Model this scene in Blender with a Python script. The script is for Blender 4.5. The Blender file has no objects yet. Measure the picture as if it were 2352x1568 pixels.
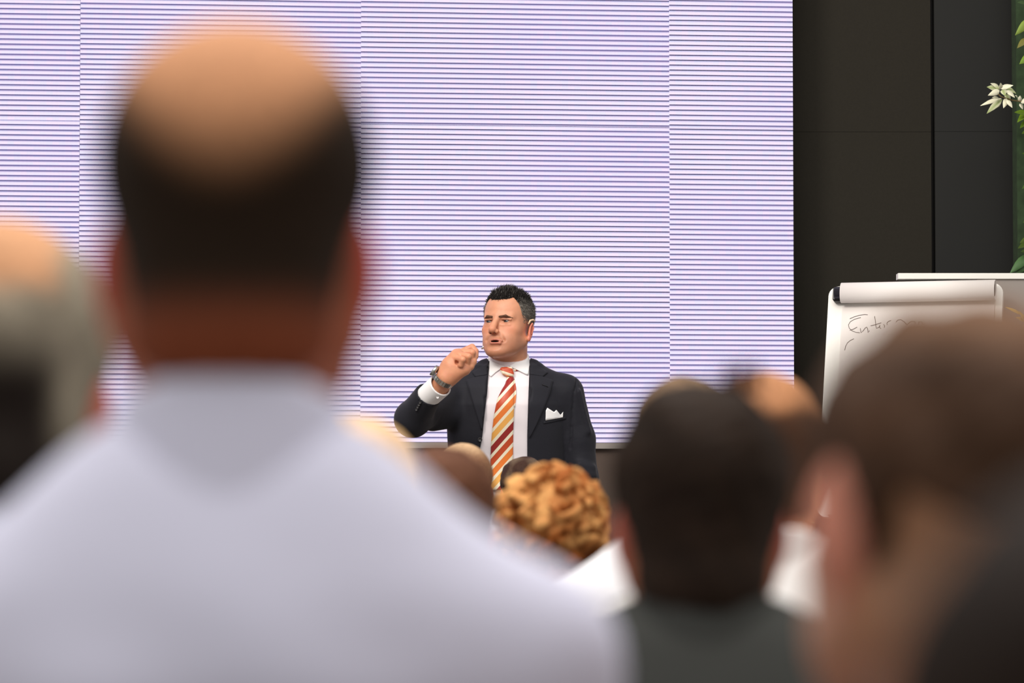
import bpy, math, random
import numpy as np
from mathutils import Vector, Matrix

random.seed(7); rng = np.random.default_rng(7)
SC = bpy.context.scene
COL = SC.collection
F32 = np.float32
pi = math.pi

# ------------------------------------------------------------------ camera, world, lights, exposure
HC = 1.13                      # camera height above the floor
FPX = 135/36*2352              # focal length in pixels of the photograph
PITCH = math.atan(476/FPX)
cam_d = bpy.data.cameras.new('camera'); cam = bpy.data.objects.new('camera', cam_d); COL.objects.link(cam)
cam_d.lens = 135; cam_d.sensor_width = 36; cam_d.sensor_fit = 'HORIZONTAL'
cam.location = (0, 0, HC); cam.rotation_euler = (pi/2+PITCH, math.radians(0.0), 0)
cam_d.clip_start = .05; cam_d.clip_end = 100
cam_d.dof.use_dof = True; cam_d.dof.focus_distance = 12.85; cam_d.dof.aperture_fstop = 4.0
SC.camera = cam

w = bpy.data.worlds.new('world'); SC.world = w; w.use_nodes = True
w.node_tree.nodes['Background'].inputs[0].default_value = (1.0, .97, .94, 1)
w.node_tree.nodes['Background'].inputs[1].default_value = .54

def area(name, loc, size, energy, color, target):
    l = bpy.data.lights.new(name, 'AREA'); l.shape = 'RECTANGLE'; l.size, l.size_y = size
    l.energy = energy; l.color = color
    o = bpy.data.objects.new(name, l); COL.objects.link(o); o.location = loc
    d = Vector(target)-Vector(loc); o.rotation_euler = d.to_track_quat('-Z', 'Y').to_euler()
    return o
area('hall_skylight', (0, 5.0, 7.0), (7, 9), 720, (1.0, .965, .92), (0, 6.0, 0))
area('stage_light', (-2.6, 8.2, 5.2), (1.6, 1.2), 185, (1.0, .93, .85), (0, 12.6, 1.7))

SC.view_settings.view_transform = 'Standard'; SC.view_settings.look = 'None'
SC.view_settings.exposure = 0.0; SC.view_settings.gamma = 1.0; SC.view_settings.use_curve_mapping = False
SC.cycles.use_denoising = True

def W(px, py, Y):
    """point at distance Y seen at photograph pixel (px,py)"""
    c, s = math.cos(PITCH), math.sin(PITCH)
    t = (784-py)/FPX
    dz = Y*(t*c+s)/(c-t*s)
    dep = Y*c+dz*s
    return Vector(((px-1176)/FPX*dep, Y, HC+dz))

# ------------------------------------------------------------------ colours, materials
def lin(c):
    return tuple(((v/255)/12.92 if v/255 <= .04045 else ((v/255+.055)/1.055)**2.4) for v in c)
def srgb(*c): return lin(c)+(1,)

def mat(name, color=None, rough=.6, metal=0, attr=False, noise=None, sss=0, spec=.5, bump=None, sheen=0, coat=0):
    m = bpy.data.materials.new(name); m.use_nodes = True
    nt = m.node_tree; b = nt.nodes['Principled BSDF']
    b.inputs['Roughness'].default_value = rough; b.inputs['Metallic'].default_value = metal
    b.inputs['Specular IOR Level'].default_value = spec
    if sheen: b.inputs['Sheen Weight'].default_value = sheen
    if coat: b.inputs['Coat Weight'].default_value = coat
    src = None
    if attr:
        a = nt.nodes.new('ShaderNodeVertexColor'); a.layer_name = 'Col'; src = a.outputs[0]
    elif color: b.inputs['Base Color'].default_value = color
    if noise or bump:
        tc = nt.nodes.new('ShaderNodeTexCoord')
    if noise:                                       # (scale, amount)
        n = nt.nodes.new('ShaderNodeTexNoise'); n.inputs['Scale'].default_value = noise[0]; n.inputs['Detail'].default_value = 4
        nt.links.new(tc.outputs['Object'], n.inputs['Vector'])
        r = nt.nodes.new('ShaderNodeMapRange'); r.inputs[1].default_value = .3; r.inputs[2].default_value = .7
        r.inputs[3].default_value = 1-noise[1]; r.inputs[4].default_value = 1+noise[1]
        nt.links.new(n.outputs['Fac'], r.inputs[0])
        mx = nt.nodes.new('ShaderNodeVectorMath'); mx.operation = 'MULTIPLY'
        if src: nt.links.new(src, mx.inputs[0])
        else: mx.inputs[0].default_value = color[:3]
        nt.links.new(r.outputs[0], mx.inputs[1]); src = mx.outputs[0]
    if src: nt.links.new(src, b.inputs['Base Color'])
    if sss:
        b.inputs['Subsurface Weight'].default_value = sss
        b.inputs['Subsurface Radius'].default_value = (1.0, .32, .18); b.inputs['Subsurface Scale'].default_value = .012
    if bump:                                        # (scale, strength, distance)
        n = nt.nodes.new('ShaderNodeTexNoise'); n.inputs['Scale'].default_value = bump[0]; n.inputs['Detail'].default_value = 5
        nt.links.new(tc.outputs['Object'], n.inputs['Vector'])
        bp = nt.nodes.new('ShaderNodeBump'); bp.inputs['Strength'].default_value = bump[1]; bp.inputs['Distance'].default_value = bump[2]
        nt.links.new(n.outputs['Fac'], bp.inputs['Height']); nt.links.new(bp.outputs[0], b.inputs['Normal'])
    return m

M_SKIN = mat('skin', attr=True, rough=.48, sss=.22, spec=.45, noise=(60, .05))
M_HAIR = mat('hair', attr=True, rough=.7, spec=.12, noise=(150, .18))
M_SUIT = mat('navy_wool', lin((26, 26, 34))+(1,), rough=.72, sheen=.08, spec=.25, noise=(300, .08), bump=(14, .28, .010))
M_LAPEL = mat('navy_wool_lapel', lin((29, 29, 37))+(1,), rough=.7, sheen=.08, spec=.25, noise=(300, .08))
M_SHIRT = mat('white_cotton', srgb(236, 228, 232), rough=.8, spec=.2, bump=(16, .25, .008))
M_COLLAR = mat('white_collar_cotton', srgb(248, 246, 246), rough=.8, spec=.2)
M_STEEL = mat('watch_steel', srgb(190, 190, 185), rough=.25, metal=1)
M_BLACK = mat('black_plastic', srgb(22, 22, 22), rough=.4)
M_WHITEP = mat('white_plastic', srgb(243, 240, 233), rough=.45)
M_PAPER = mat('paper', srgb(240, 233, 228), rough=.9, spec=.1)
M_INK = mat('marker_ink', srgb(92, 80, 76), rough=.7)
M_DARKCLOTH = mat('dark_trouser_cloth', srgb(38, 38, 42), rough=.85)
M_ATTRCLOTH = mat('shirt_cloth', attr=True, rough=.85, spec=.2, bump=(9, .2, .012))
M_EYE = mat('eye', attr=True, rough=.15)
M_LEAF = mat('leaf', attr=True, rough=.5, spec=.4)
M_BEIGE = mat('beige_microphone', srgb(232, 200, 165), rough=.5)

# ------------------------------------------------------------------ object helpers
def link(name, me, parent=None):
    o = bpy.data.objects.new(name, me); COL.objects.link(o)
    if parent is not None: o.parent = parent
    return o
def mesh(name, V, Fc, m, smooth=True, cols=None):
    me = bpy.data.meshes.new(name)
    V = np.asarray(V, dtype=F32).reshape(-1, 3)
    if isinstance(Fc, np.ndarray) and Fc.ndim == 2:
        n, k = Fc.shape
        me.vertices.add(len(V)); me.vertices.foreach_set('co', V.ravel())
        me.loops.add(n*k); me.loops.foreach_set('vertex_index', Fc.astype(np.int32).ravel())
        me.polygons.add(n); me.polygons.foreach_set('loop_start', np.arange(0, n*k, k, dtype=np.int32))
        me.update(calc_edges=True); me.validate()
    else:
        me.from_pydata([tuple(map(float, v)) for v in V], [], [tuple(map(int, f)) for f in Fc]); me.update()
    if cols is not None:
        a = me.color_attributes.new('Col', 'FLOAT_COLOR', 'POINT')
        c = np.ones((len(me.vertices), 4), F32); c[:, :3] = np.asarray(cols)[:, :3]
        a.data.foreach_set('color', c.ravel())
    if smooth: me.polygons.foreach_set('use_smooth', np.ones(len(me.polygons), bool))
    if m: me.materials.append(m)
    return me
def tag(o, label=None, cat=None, group=None, kind=None):
    if label: o['label'] = label
    if cat: o['category'] = cat
    if group: o['group'] = group
    if kind: o['kind'] = kind
    return o
def empty(name, loc, rz=0, **k):
    o = bpy.data.objects.new(name, None); COL.objects.link(o)
    o.location = loc; o.rotation_euler = (0, 0, rz); o.empty_display_size = .1
    return tag(o, **k)

class MB:
    """collects simple shapes for one mesh"""
    def __init__(s): s.v = []; s.f = []; s.c = []
    def add(s, V, Fc, col=None):
        n = len(s.v); s.v += [tuple(p) for p in V]; s.f += [tuple(i+n for i in f) for f in Fc]
        s.c += [col if col else (1, 1, 1)]*len(V)
    def box(s, lo, hi, bev=0, col=None):
        x0, y0, z0 = lo; x1, y1, z1 = hi
        if bev <= 0:
            s.add([(x0, y0, z0), (x1, y0, z0), (x1, y1, z0), (x0, y1, z0), (x0, y0, z1), (x1, y0, z1), (x1, y1, z1), (x0, y1, z1)],
                  [(3, 2, 1, 0), (4, 5, 6, 7), (0, 1, 5, 4), (1, 2, 6, 5), (2, 3, 7, 6), (3, 0, 4, 7)], col); return
        V = []; b = bev                               # chamfer the four edges along z-front rim
        for (z, i) in ((z0, b), (z0+b, 0), (z1-b, 0), (z1, b)):
            V += [(x0+i, y0+i, z), (x1-i, y0+i, z), (x1-i, y1-i, z), (x0+i, y1-i, z)]
        Fc = [(3, 2, 1, 0), (12, 13, 14, 15)]
        for r in range(3):
            for k in range(4):
                a, c = r*4+k, r*4+(k+1) % 4; Fc.append((a, c, c+4, a+4))
        s.add(V, Fc, col)
    def tube(s, pts, r, n=8, col=None, caps=True):
        pts = [Vector(p) for p in pts]; rs = r if hasattr(r, '__len__') else [r]*len(pts)
        V = []; Fc = []; up0 = None
        for i, p in enumerate(pts):
            t = (pts[min(i+1, len(pts)-1)]-pts[max(i-1, 0)]).normalized()
            if up0 is None:
                a = Vector((0, 0, 1)) if abs(t.z) < .9 else Vector((1, 0, 0)); u = t.cross(a).normalized()
            else: u = (up0-t*up0.dot(t)).normalized()
            up0 = u; v2 = t.cross(u)
            V += [p+(u*math.cos(2*pi*k/n)+v2*math.sin(2*pi*k/n))*rs[i] for k in range(n)]
        for i in range(len(pts)-1):
            for k in range(n):
                a, b = i*n+k, i*n+(k+1) % n; Fc.append((a, b, b+n, a+n))
        if caps:
            Fc.append(tuple(range(n-1, -1, -1))); Fc.append(tuple(range((len(pts)-1)*n, len(pts)*n)))
        s.add(V, Fc, col)
    def build(s, name, m, parent=None, smooth=False, cols=False):
        return link(name, mesh(name, s.v, s.f, m, smooth, s.c if cols else None), parent)

# ------------------------------------------------------------------ distance-field modelling
class Field:
    def __init__(s, lo, hi, res):
        s.lo = np.array(lo, float); s.res = res
        s.ax = [np.arange(lo[i], hi[i]+res, res, dtype=F32) for i in range(3)]
        s.f = np.full([len(a) for a in s.ax], .5, F32)
    def reg(s, lo, hi):
        sl = []
        for i in range(3):
            a = max(0, int((lo[i]-s.lo[i])/s.res)-1); b = min(len(s.ax[i]), int((hi[i]-s.lo[i])/s.res)+3)
            if b <= a: return None
            sl.append(slice(a, b))
        return tuple(sl)
    def grid(s, sl):
        return s.ax[0][sl[0]][:, None, None], s.ax[1][sl[1]][None, :, None], s.ax[2][sl[2]][None, None, :]
    def put(s, prim, k=.01, op='add', margin=None):
        fn, lo, hi = prim
        mg = k+.02 if margin is None else margin
        sl = s.reg([l-mg for l in lo], [h+mg for h in hi])
        if sl is None: return
        d = fn(*s.grid(sl)).astype(F32); a = s.f[sl]
        if op == 'add':
            h = np.clip(.5+.5*(a-d)/k, 0, 1); s.f[sl] = a*(1-h)+d*h-k*h*(1-h)
        else:                                       # subtract
            d = -d; h = np.clip(.5+.5*(d-a)/k, 0, 1); s.f[sl] = a*(1-h)+d*h+k*h*(1-h)
    def inter(s, fn):
        sl = tuple(slice(0, len(a)) for a in s.ax)
        s.f = np.maximum(s.f, fn(*s.grid(sl))).astype(F32)
    def front(s):
        """y of the first surface met from -y, for every (x,z) column"""
        neg = s.f < 0; hit = neg.any(axis=1); j = np.clip(neg.argmax(axis=1), 1, None)
        i, k = np.indices(j.shape); f0 = s.f[i, j-1, k]; f1 = s.f[i, j, k]
        t = np.clip(f0/(f0-f1+1e-9), 0, 1)
        y = s.ax[1][j-1]+t*s.res
        s.yf = np.where(hit, y, np.nan)
    def yat(s, x, z):
        a = (x-s.lo[0])/s.res; b = (z-s.lo[2])/s.res
        i = int(min(max(a, 0), s.yf.shape[0]-2)); k = int(min(max(b, 0), s.yf.shape[1]-2)); u = a-i; v = b-k
        q = s.yf[i:i+2, k:k+2]
        if np.isnan(q).any():
            q = q[~np.isnan(q)]
            return float(q.mean()) if len(q) else float('nan')
        return float((q[0, 0]*(1-u)+q[1, 0]*u)*(1-v)+(q[0, 1]*(1-u)+q[1, 1]*u)*v)
    def mesh(s):
        f = s.f; S = f < 0
        c = S[:-1, :-1, :-1].astype(np.int8)
        tot = np.zeros_like(c)
        for dx in (0, 1):
            for dy in (0, 1):
                for dz in (0, 1):
                    tot += S[dx:S.shape[0]-1+dx, dy:S.shape[1]-1+dy, dz:S.shape[2]-1+dz]
        I = np.argwhere((tot > 0) & (tot < 8))
        idm = np.full(c.shape, -1, np.int32); idm[I[:, 0], I[:, 1], I[:, 2]] = np.arange(len(I))
        corners = [(dx, dy, dz) for dx in (0, 1) for dy in (0, 1) for dz in (0, 1)]
        val = {q: f[I[:, 0]+q[0], I[:, 1]+q[1], I[:, 2]+q[2]] for q in corners}
        acc = np.zeros((len(I), 3)); cnt = np.zeros(len(I))
        for q in corners:
            for ax in range(3):
                if q[ax] == 0:
                    p = list(q); p[ax] = 1; p = tuple(p)
                    a, b = val[q], val[p]; m = (a < 0) != (b < 0)
                    t = np.where(m, a/(a-b+1e-12), 0)
                    pos = np.tile(np.array(q, float), (len(I), 1)); pos[:, ax] += t
                    acc += pos*m[:, None]; cnt += m
        V = s.lo+(I+acc/cnt[:, None])*s.res
        quads = []
        for ax in range(3):
            o = [i for i in range(3) if i != ax]
            s0 = [slice(None)]*3; s1 = [slice(None)]*3; s0[ax] = slice(0, -1); s1[ax] = slice(1, None)
            A, B = S[tuple(s0)], S[tuple(s1)]
            E = np.argwhere(A != B)
            E = E[(E[:, o[0]] > 0) & (E[:, o[1]] > 0) & (E[:, o[0]] < f.shape[o[0]]-1) & (E[:, o[1]] < f.shape[o[1]]-1)]
            if not len(E): continue
            ins = A[E[:, 0], E[:, 1], E[:, 2]]
            def cell(d0, d1):
                q = E.copy(); q[:, o[0]] += d0; q[:, o[1]] += d1
                return idm[q[:, 0], q[:, 1], q[:, 2]]
            q = np.stack([cell(-1, -1), cell(0, -1), cell(0, 0), cell(-1, 0)], 1)
            flip = ins if ax != 1 else ~ins
            q[~flip] = q[~flip][:, ::-1]
            quads.append(q)
        Q = np.concatenate(quads); Q = Q[(Q >= 0).all(1)]
        return V, Q

def capsule(a, b, r1, r2=None, sy=1.0):
    r2 = r1 if r2 is None else r2
    a = np.array(a, float); b = np.array(b, float); ab = b-a; L = float(ab@ab)+1e-12
    R = max(r1, r2)
    def fn(X, Y, Z):
        px, py, pz = X-a[0], Y-a[1], Z-a[2]
        t = np.clip((px*ab[0]+py*ab[1]+pz*ab[2])/L, 0, 1)
        return np.sqrt((px-t*ab[0])**2+((py-t*ab[1])/sy)**2+(pz-t*ab[2])**2)-(r1+(r2-r1)*t)
    return fn, np.minimum(a, b)-R*max(1, sy), np.maximum(a, b)+R*max(1, sy)
def ell(c, r, rot=None):
    c = np.array(c, float); r = np.array(r, float); R = float(r.max())
    Rm = None if rot is None else np.array(rot.to_3x3().transposed())
    def fn(X, Y, Z):
        x, y, z = X-c[0], Y-c[1], Z-c[2]
        if Rm is not None:
            x, y, z = (Rm[0, 0]*x+Rm[0, 1]*y+Rm[0, 2]*z, Rm[1, 0]*x+Rm[1, 1]*y+Rm[1, 2]*z, Rm[2, 0]*x+Rm[2, 1]*y+Rm[2, 2]*z)
        k0 = np.sqrt((x/r[0])**2+(y/r[1])**2+(z/r[2])**2)+1e-9
        k1 = np.sqrt((x/r[0]**2)**2+(y/r[1]**2)**2+(z/r[2]**2)**2)+1e-9
        return k0*(k0-1)/k1
    return (fn, c-R, c+R) if rot is not None else (fn, c-r, c+r)
def sph(c, r): return ell(c, (r, r, r))

def wob(P, sc, seed=0):
    """smooth pseudo-noise in -1..1 on points P (n,3)"""
    r = np.random.default_rng(seed); v = np.zeros(len(P))
    for _ in range(7):
        d = r.normal(size=3)*sc; v += np.sin(P@d+r.uniform(0, 6.28))
    return v/3.2
def mixc(a, b, t): t = np.clip(t, 0, 1)[:, None]; return np.asarray(a)*(1-t)+np.asarray(b)*t
def sstep(a, b, x): t = np.clip((x-a)/(b-a), 0, 1); return t*t*(3-2*t)

# ------------------------------------------------------------------ a human head (face towards -y, metres, eyes at z=0)
def head_prims(fl, fine=True, ears=1.0):
    P = fl.put
    P(ell((0, .015, .043), (.076, .096, .080)) if not fine else ell((0, .010, .043), (.075, .090, .080)), .01)
    P(ell((0, -.030, .040), (.062, .056, .058)), .03)
    P(ell((0, -.022, -.020), (.064, .060, .078)), .03)
    for s in (-1, 1):
        P(ell((s*.042, -.046, -.026), (.025, .027, .023)), .02)
        P(capsule((s*.056, .006, -.052), (s*.024, -.064, -.096), .017, .017), .025)
        P(ell((s*.035, -.045, -.062), (.021, .027, .030)), .02)
    P(ell((0, -.032, -.066), (.050, .049, .046)), .03)
    P(ell((0, -.072, -.102), (.024, .020, .018)), .018)
    P(ell((0, -.070, -.066), (.033, .024, .026)), .015)
    P(capsule((-.042, -.066, .016), (0, -.079, .017), .012), .012)
    P(capsule((.042, -.066, .016), (0, -.079, .017), .012), .012)
    if not fine:
        P(capsule((0, -.083, .010), (0, -.108, -.036), .008, .0125), .01)
        for s in (-1, 1): P(ell((s*(.0715+.012*(ears-1)), .012, -.014+.03*(ears-1)), (.012*ears, .018*ears, .033*ears), Matrix.Rotation(s*.42, 4, 'Z')), .008)
        return
    for s in (-1, 1):                                   # sockets, lids
        P(ell((s*.033, -.088, -.001), (.020, .013, .0105)), .010, 'sub')
        P(sph((s*.0325, -.0675, -.001), .0144), .004)
        P(ell((s*.0325, -.0825, -.0010), (.0128, .010, .0036)), .0015, 'sub')
        P(capsule((s*.020, -.0815, .0062), (s*.047, -.0755, .0050), .0034, .0030), .004)   # hooded upper lid
        P(capsule((s*.018, -.078, -.013), (s*.044, -.072, -.012), .0035), .006)      # bag under the eye
    P(capsule((0, -.082, .012), (0, -.109, -.033), .0078, .0120), .010)
    P(sph((0, -.1095, -.036), .0106), .006)
    for s in (-1, 1):
        P(ell((s*.0125, -.096, -.041), (.0080, .0110, .0085)), .006)
        P(ell((s*.0068, -.1055, -.0495), (.0040, .0058, .0035)), .002, 'sub')
        P(capsule((s*.019, -.092, -.044), (s*.031, -.083, -.066), .0050, .0045), .010, 'sub')  # nasolabial fold
    # mouth: half open, talking
    mx = .0075
    P(capsule((mx-.019, -.090, -.0700), (mx-.004, -.0950, -.0660), .0040, .0044), .004)
    P(capsule((mx+.020, -.0880, -.0690), (mx+.004, -.0950, -.0662), .0034, .0042), .005)
    P(capsule((mx-.014, -.0915, -.0785), (mx+.014, -.0910, -.0785), .0052), .005)
    P(ell((mx-.003, -.0945, -.0722), (.0150, .013, .0031)), .0015, 'sub')
    P(capsule((-.016, -.0955, -.0905), (.016, -.0955, -.0905), .0055), .010, 'sub')
    for s in (-1, 1):                                   # ears
        rot = Matrix.Rotation(s*.45, 4, 'Z') @ Matrix.Rotation(s*.12, 4, 'Y')
        P(ell((s*.080, .012, -.018), (.0085, .0190, .0320), rot), .006)
        P(ell((s*.0885, .006, -.014), (.0070, .0110, .0200), rot), .003, 'sub')
        P(capsule((s*.086, .010, -.026), (s*.088, .016, -.004), .0022, .0024), .003)
        P(ell((s*.0800, .003, -.044), (.0060, .0085, .0090)), .004)

def hair_thr(P):
    """lowest z at which hair grows, by azimuth on the skull"""
    a = np.degrees(np.abs(np.arctan2(P[:, 0], -(P[:, 1]-.005))))
    return np.interp(a, [0, 18, 34, 46, 56, 66, 76, 84, 96, 112, 128, 150, 180],
                     [.071, .074, .084, .066, .034, .000, -.022, .016, .020, .005, -.045, -.062, -.066])

# generic skull used to plant hair
def skull_pt(d):
    """point and normal on the cranium in direction d"""
    c = np.array((0, .015, .043)); r = np.array((.076, .096, .080))
    d = d/np.linalg.norm(d, axis=1)[:, None]
    t = 1/np.sqrt(((d/r)**2).sum(1)); p = c+d*t[:, None]
    n = (p-c)/r**2; n /= np.linalg.norm(n, axis=1)[:, None]
    return p, n

def spikes(P, D, L, R, cols, bend=None):
    """tapered hairs: base P, direction D, length L, radius R -> verts, tri faces, colours"""
    n = len(P)
    a = np.cross(D, np.array((.3, .5, .81))); a /= np.linalg.norm(a, axis=1)[:, None]; b = np.cross(D, a)
    V = []; 
    mid = P+D*(L*.55)[:, None]; tip = P+D*L[:, None]
    if bend is not None: mid = mid+bend*(L*.18)[:, None]; tip = tip+bend*(L*.6)[:, None]
    for (c, rr) in ((P, 1.0), (mid, .75)):
        for k in range(3):
            V.append(c+(a*math.cos(2.094*k)+b*math.sin(2.094*k))*(R*rr)[:, None])
    V.append(tip)
    V = np.stack(V, 1).reshape(-1, 3)
    base = (np.arange(n)*7)[:, None]
    T = []
    for k in range(3):
        k2 = (k+1) % 3
        T += [base+np.array((k, k2, 3+k2)), base+np.array((k, 3+k2, 3+k)), base+np.array((3+k, 3+k2, 6))]
    T = np.concatenate(T, 0)
    return V, T, np.repeat(cols, 7, 0)

def apply_m(M, V): 
    A = np.array(M); return V@A[:3, :3].T+A[:3, 3]

# ================================================================== THE SETTING
def struct(name, mb, m, parent=None):
    o = mb.build(name, m, parent)
    if parent is None: o['kind'] = 'structure'
    return o
M_FLOOR = mat('hall_floor', srgb(120, 112, 104), rough=.5, noise=(3, .1))
M_STAGE = mat('stage_carpet', srgb(60, 56, 54), rough=.95, noise=(40, .12))
M_WALLD = mat('dark_back_wall', srgb(30, 28, 26), rough=.8)
M_PANEL = mat('charcoal_fabric_panel', srgb(44, 41, 35), rough=.9, spec=.15, noise=(180, .06))
M_PANEL2 = mat('black_smooth_panel', srgb(30, 30, 28), rough=.65, spec=.25)
M_GREY = mat('grey_trim', srgb(150, 142, 136), rough=.6)

b = MB(); b.box((-9, -2, -.1), (9, 15, 0)); struct('floor', b, M_FLOOR)
b = MB(); b.box((-6, 12.32, 0.001), (6, 13.56, .2)); tag(b.build('stage', M_STAGE), 'low dark carpeted stage under the speaker and flip chart', 'stage')
YW = 13.78
b = MB(); b.box((-9, YW+.06, 0), (9, YW+.2, 6)); wall = struct('wall_back', b, M_WALLD)
# big panels of the back wall right of the screen, joints recessed
def wx(px, Y=YW): return W(px, 600, Y).x
def wz(py, Y=YW): return W(1176, py, Y).z
zj = wz(302)
xa, xb, xc2, xd = wx(1700), wx(2141), wx(2149), wx(2334)
for (x0, x1, m, dy) in ((xa, xb, M_PANEL, .012), (xc2, xd, M_PANEL2, .0)):
    for (z0, z1) in ((.2, zj-.0005), (zj+.0005, zj+2.4)):
        p = MB(); p.box((x0, YW+dy, z0), (x1, YW+.062, z1)); p.build('panel', m, wall)
for k in range(3):
    x0 = wx(2334)+.004+k*1.0
    for (z0, z1) in ((.2, zj-.0005), (zj+.0005, zj+2.4)):
        p = MB(); p.box((x0, YW, z0), (x0+.996, YW+.062, z1)); p.build('panel', M_PANEL2, wall)

# ------------------------------------------------------------------ LED screen, slightly turned, its right edge farther away
TH = math.atan(.107)
pr = W(1822, 600, 13.60); pr = Vector((pr.x, 13.60, 0))
dirx = Vector((math.cos(TH), math.sin(TH), 0))
def on_screen(px, py):
    """screen coordinates (s along the screen from its right edge, z) of a pixel"""
    c, s_ = math.cos(PITCH), math.sin(PITCH)
    ray = Vector(((px-1176)/FPX, c-(784-py)/FPX*s_, s_+(784-py)/FPX*c))
    n = Vector((dirx.y, -dirx.x, 0)); o = Vector((0, 0, HC))
    t = (pr-o).dot(n)/ray.dot(n); q = o+ray*t
    return (q-pr).dot(dirx), q.z
zb = on_screen(1300, 1016)[1]; zm = on_screen(1300, 290)[1]
led = empty('led_screen', (pr.x, pr.y, zb), TH, label='huge bright white LED screen wall behind the speaker', cat='screen')

M_LED = bpy.data.materials.new('led_face'); M_LED.use_nodes = True
nt = M_LED.node_tree; N = nt.nodes; Lk = nt.links; N.clear()
out = N.new('ShaderNodeOutputMaterial'); em = N.new('ShaderNodeEmission'); tc = N.new('ShaderNodeTexCoord'); sp = N.new('ShaderNodeSeparateXYZ')
Lk.new(tc.outputs['Object'], sp.inputs[0])
def math_(op, a, b=None, c=None):
    n = N.new('ShaderNodeMath'); n.operation = op
    for i, v in enumerate((a, b, c)):
        if v is None: continue
        if isinstance(v, (int, float)): n.inputs[i].default_value = v
        else: Lk.new(v, n.inputs[i])
    return n.outputs[0]
PER = 11.62/FPX*13.5                                  # one scan band = four pixel rows
zz = math_('DIVIDE', sp.outputs['Z'], PER); fr = math_('FRACT', zz); row = math_('FLOOR', zz)
oi = N.new('ShaderNodeObjectInfo')
# slow drift of the band's second dark row across the screen
cmb = N.new('ShaderNodeCombineXYZ'); Lk.new(math_('MULTIPLY', sp.outputs['X'], .8), cmb.inputs[0]); Lk.new(math_('MULTIPLY', row, .035), cmb.inputs[1]); Lk.new(math_('MULTIPLY', oi.outputs['Random'], 9), cmb.inputs[2])
ns = N.new('ShaderNodeTexNoise'); ns.inputs['Scale'].default_value = 1.3; ns.inputs['Detail'].default_value = 1; Lk.new(cmb.outputs[0], ns.inputs['Vector'])
drift = N.new('ShaderNodeMapRange'); drift.inputs[1].default_value = .38; drift.inputs[2].default_value = .62; Lk.new(ns.outputs['Fac'], drift.inputs[0])
def ramp(pts, inp):
    r = N.new('ShaderNodeValToRGB'); Lk.new(inp, r.inputs[0]); e = r.color_ramp.elements
    while len(e) > 1: e.remove(e[-1])
    e[0].position, e[0].color = pts[0][0], srgb(*pts[0][1])
    for p, c in pts[1:]:
        q = e.new(p); q.color = srgb(*c)
    return r.outputs[0]
ra = ramp([(0, (246, 236, 253)), (.38, (252, 242, 254)), (.58, (238, 232, 255)), (.74, (204, 200, 240)), (.82, (62, 58, 86)), (.93, (46, 43, 66)), (.97, (190, 178, 224)), (1, (240, 228, 252))], fr)
rb = ramp([(0, (240, 232, 255)), (.45, (250, 240, 255)), (.60, (226, 216, 246)), (.68, (176, 166, 208)), (.78, (156, 148, 194)), (.86, (112, 106, 154)), (.95, (122, 115, 164)), (1, (238, 228, 255))], fr)
mxa = N.new('ShaderNodeMix'); mxa.data_type = 'RGBA'; Lk.new(drift.outputs[0], mxa.inputs[0]); Lk.new(ra, mxa.inputs[6]); Lk.new(rb, mxa.inputs[7])
# individual diodes: columns every 2.8 photograph pixels, a faint tint from column to column
fx = math_('FRACT', math_('DIVIDE', sp.outputs['X'], PER/4))
comb = N.new('ShaderNodeMapRange'); comb.inputs[1].default_value = .25; comb.inputs[2].default_value = .75; comb.inputs[3].default_value = .12; comb.inputs[4].default_value = .42; Lk.new(fr, comb.inputs[0])
dip = math_('MULTIPLY', math_('GREATER_THAN', fx, .62), comb.outputs[0])
mul = math_('SUBTRACT', 1.0, dip)
wn = N.new('ShaderNodeTexWhiteNoise'); cm2 = N.new('ShaderNodeCombineXYZ')
Lk.new(math_('FLOOR', math_('DIVIDE', sp.outputs['X'], PER*1.25)), cm2.inputs[0]); Lk.new(math_('FLOOR', math_('MULTIPLY', zz, 2)), cm2.inputs[1]); Lk.new(cm2.outputs[0], wn.inputs['Vector'])
tint = N.new('ShaderNodeMix'); tint.data_type = 'RGBA'; Lk.new(wn.outputs['Value'], tint.inputs[0]); tint.inputs[6].default_value = (.93, .95, 1.02, 1); tint.inputs[7].default_value = (1.03, .94, 1.0, 1)
vm = N.new('ShaderNodeVectorMath'); vm.operation = 'MULTIPLY'; Lk.new(mxa.outputs[2], vm.inputs[0]); Lk.new(tint.outputs[2], vm.inputs[1])
Lk.new(vm.outputs[0], em.inputs[0]); Lk.new(math_('MULTIPLY', mul, 1.08), em.inputs[1]); Lk.new(em.outputs[0], out.inputs[0])
M_CAB = mat('led_cabinet_black', srgb(30, 28, 40), rough=.6)

cols_px = [-640, 182.5, 828.5, 1537.5, 1821.5]
rows_z = [0, zm-zb, 2*(zm-zb)]
phase = {}
for i in range(4):
    s0 = on_screen(cols_px[i], 400)[0]; s1 = on_screen(cols_px[i+1], 400)[0]
    for j in range(2):
        z0, z1 = rows_z[j], rows_z[j+1]
        gap = .0016 if i == 2 else .0006
        ph = (0.0, .28, .05, .62)[i]*PER+(.35 if (j and i == 2) else 0)*PER
        # front face is its own part so that its scan bands keep their own phase
        face = MB(); face.box((0, -.004, -ph), (s1-s0-.0006, 0, z1-z0-gap-ph)); 
        fo = face.build('screen_module', M_LED, led); fo.location = (s0+.0003, 0, z0+ph)
        case = MB(); case.box((0, .0005, 0), (s1-s0, .075, z1-z0)); co = case.build('cabinet', M_CAB, led); co.location = (s0, 0, z0)
b = MB(); b.box((on_screen(-640, 400)[0], -.02, -.0215), (0, .06, -.0015)); b.build('base_rail', M_GREY, led)
sk = MB(); x0 = on_screen(-640, 400)[0]; sk.box((x0, .0, .2-zb), (0, .05, -.022))
sk.build('skirt_board', mat('brown_skirt_board', srgb(84, 70, 62), rough=.85), led)

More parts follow.
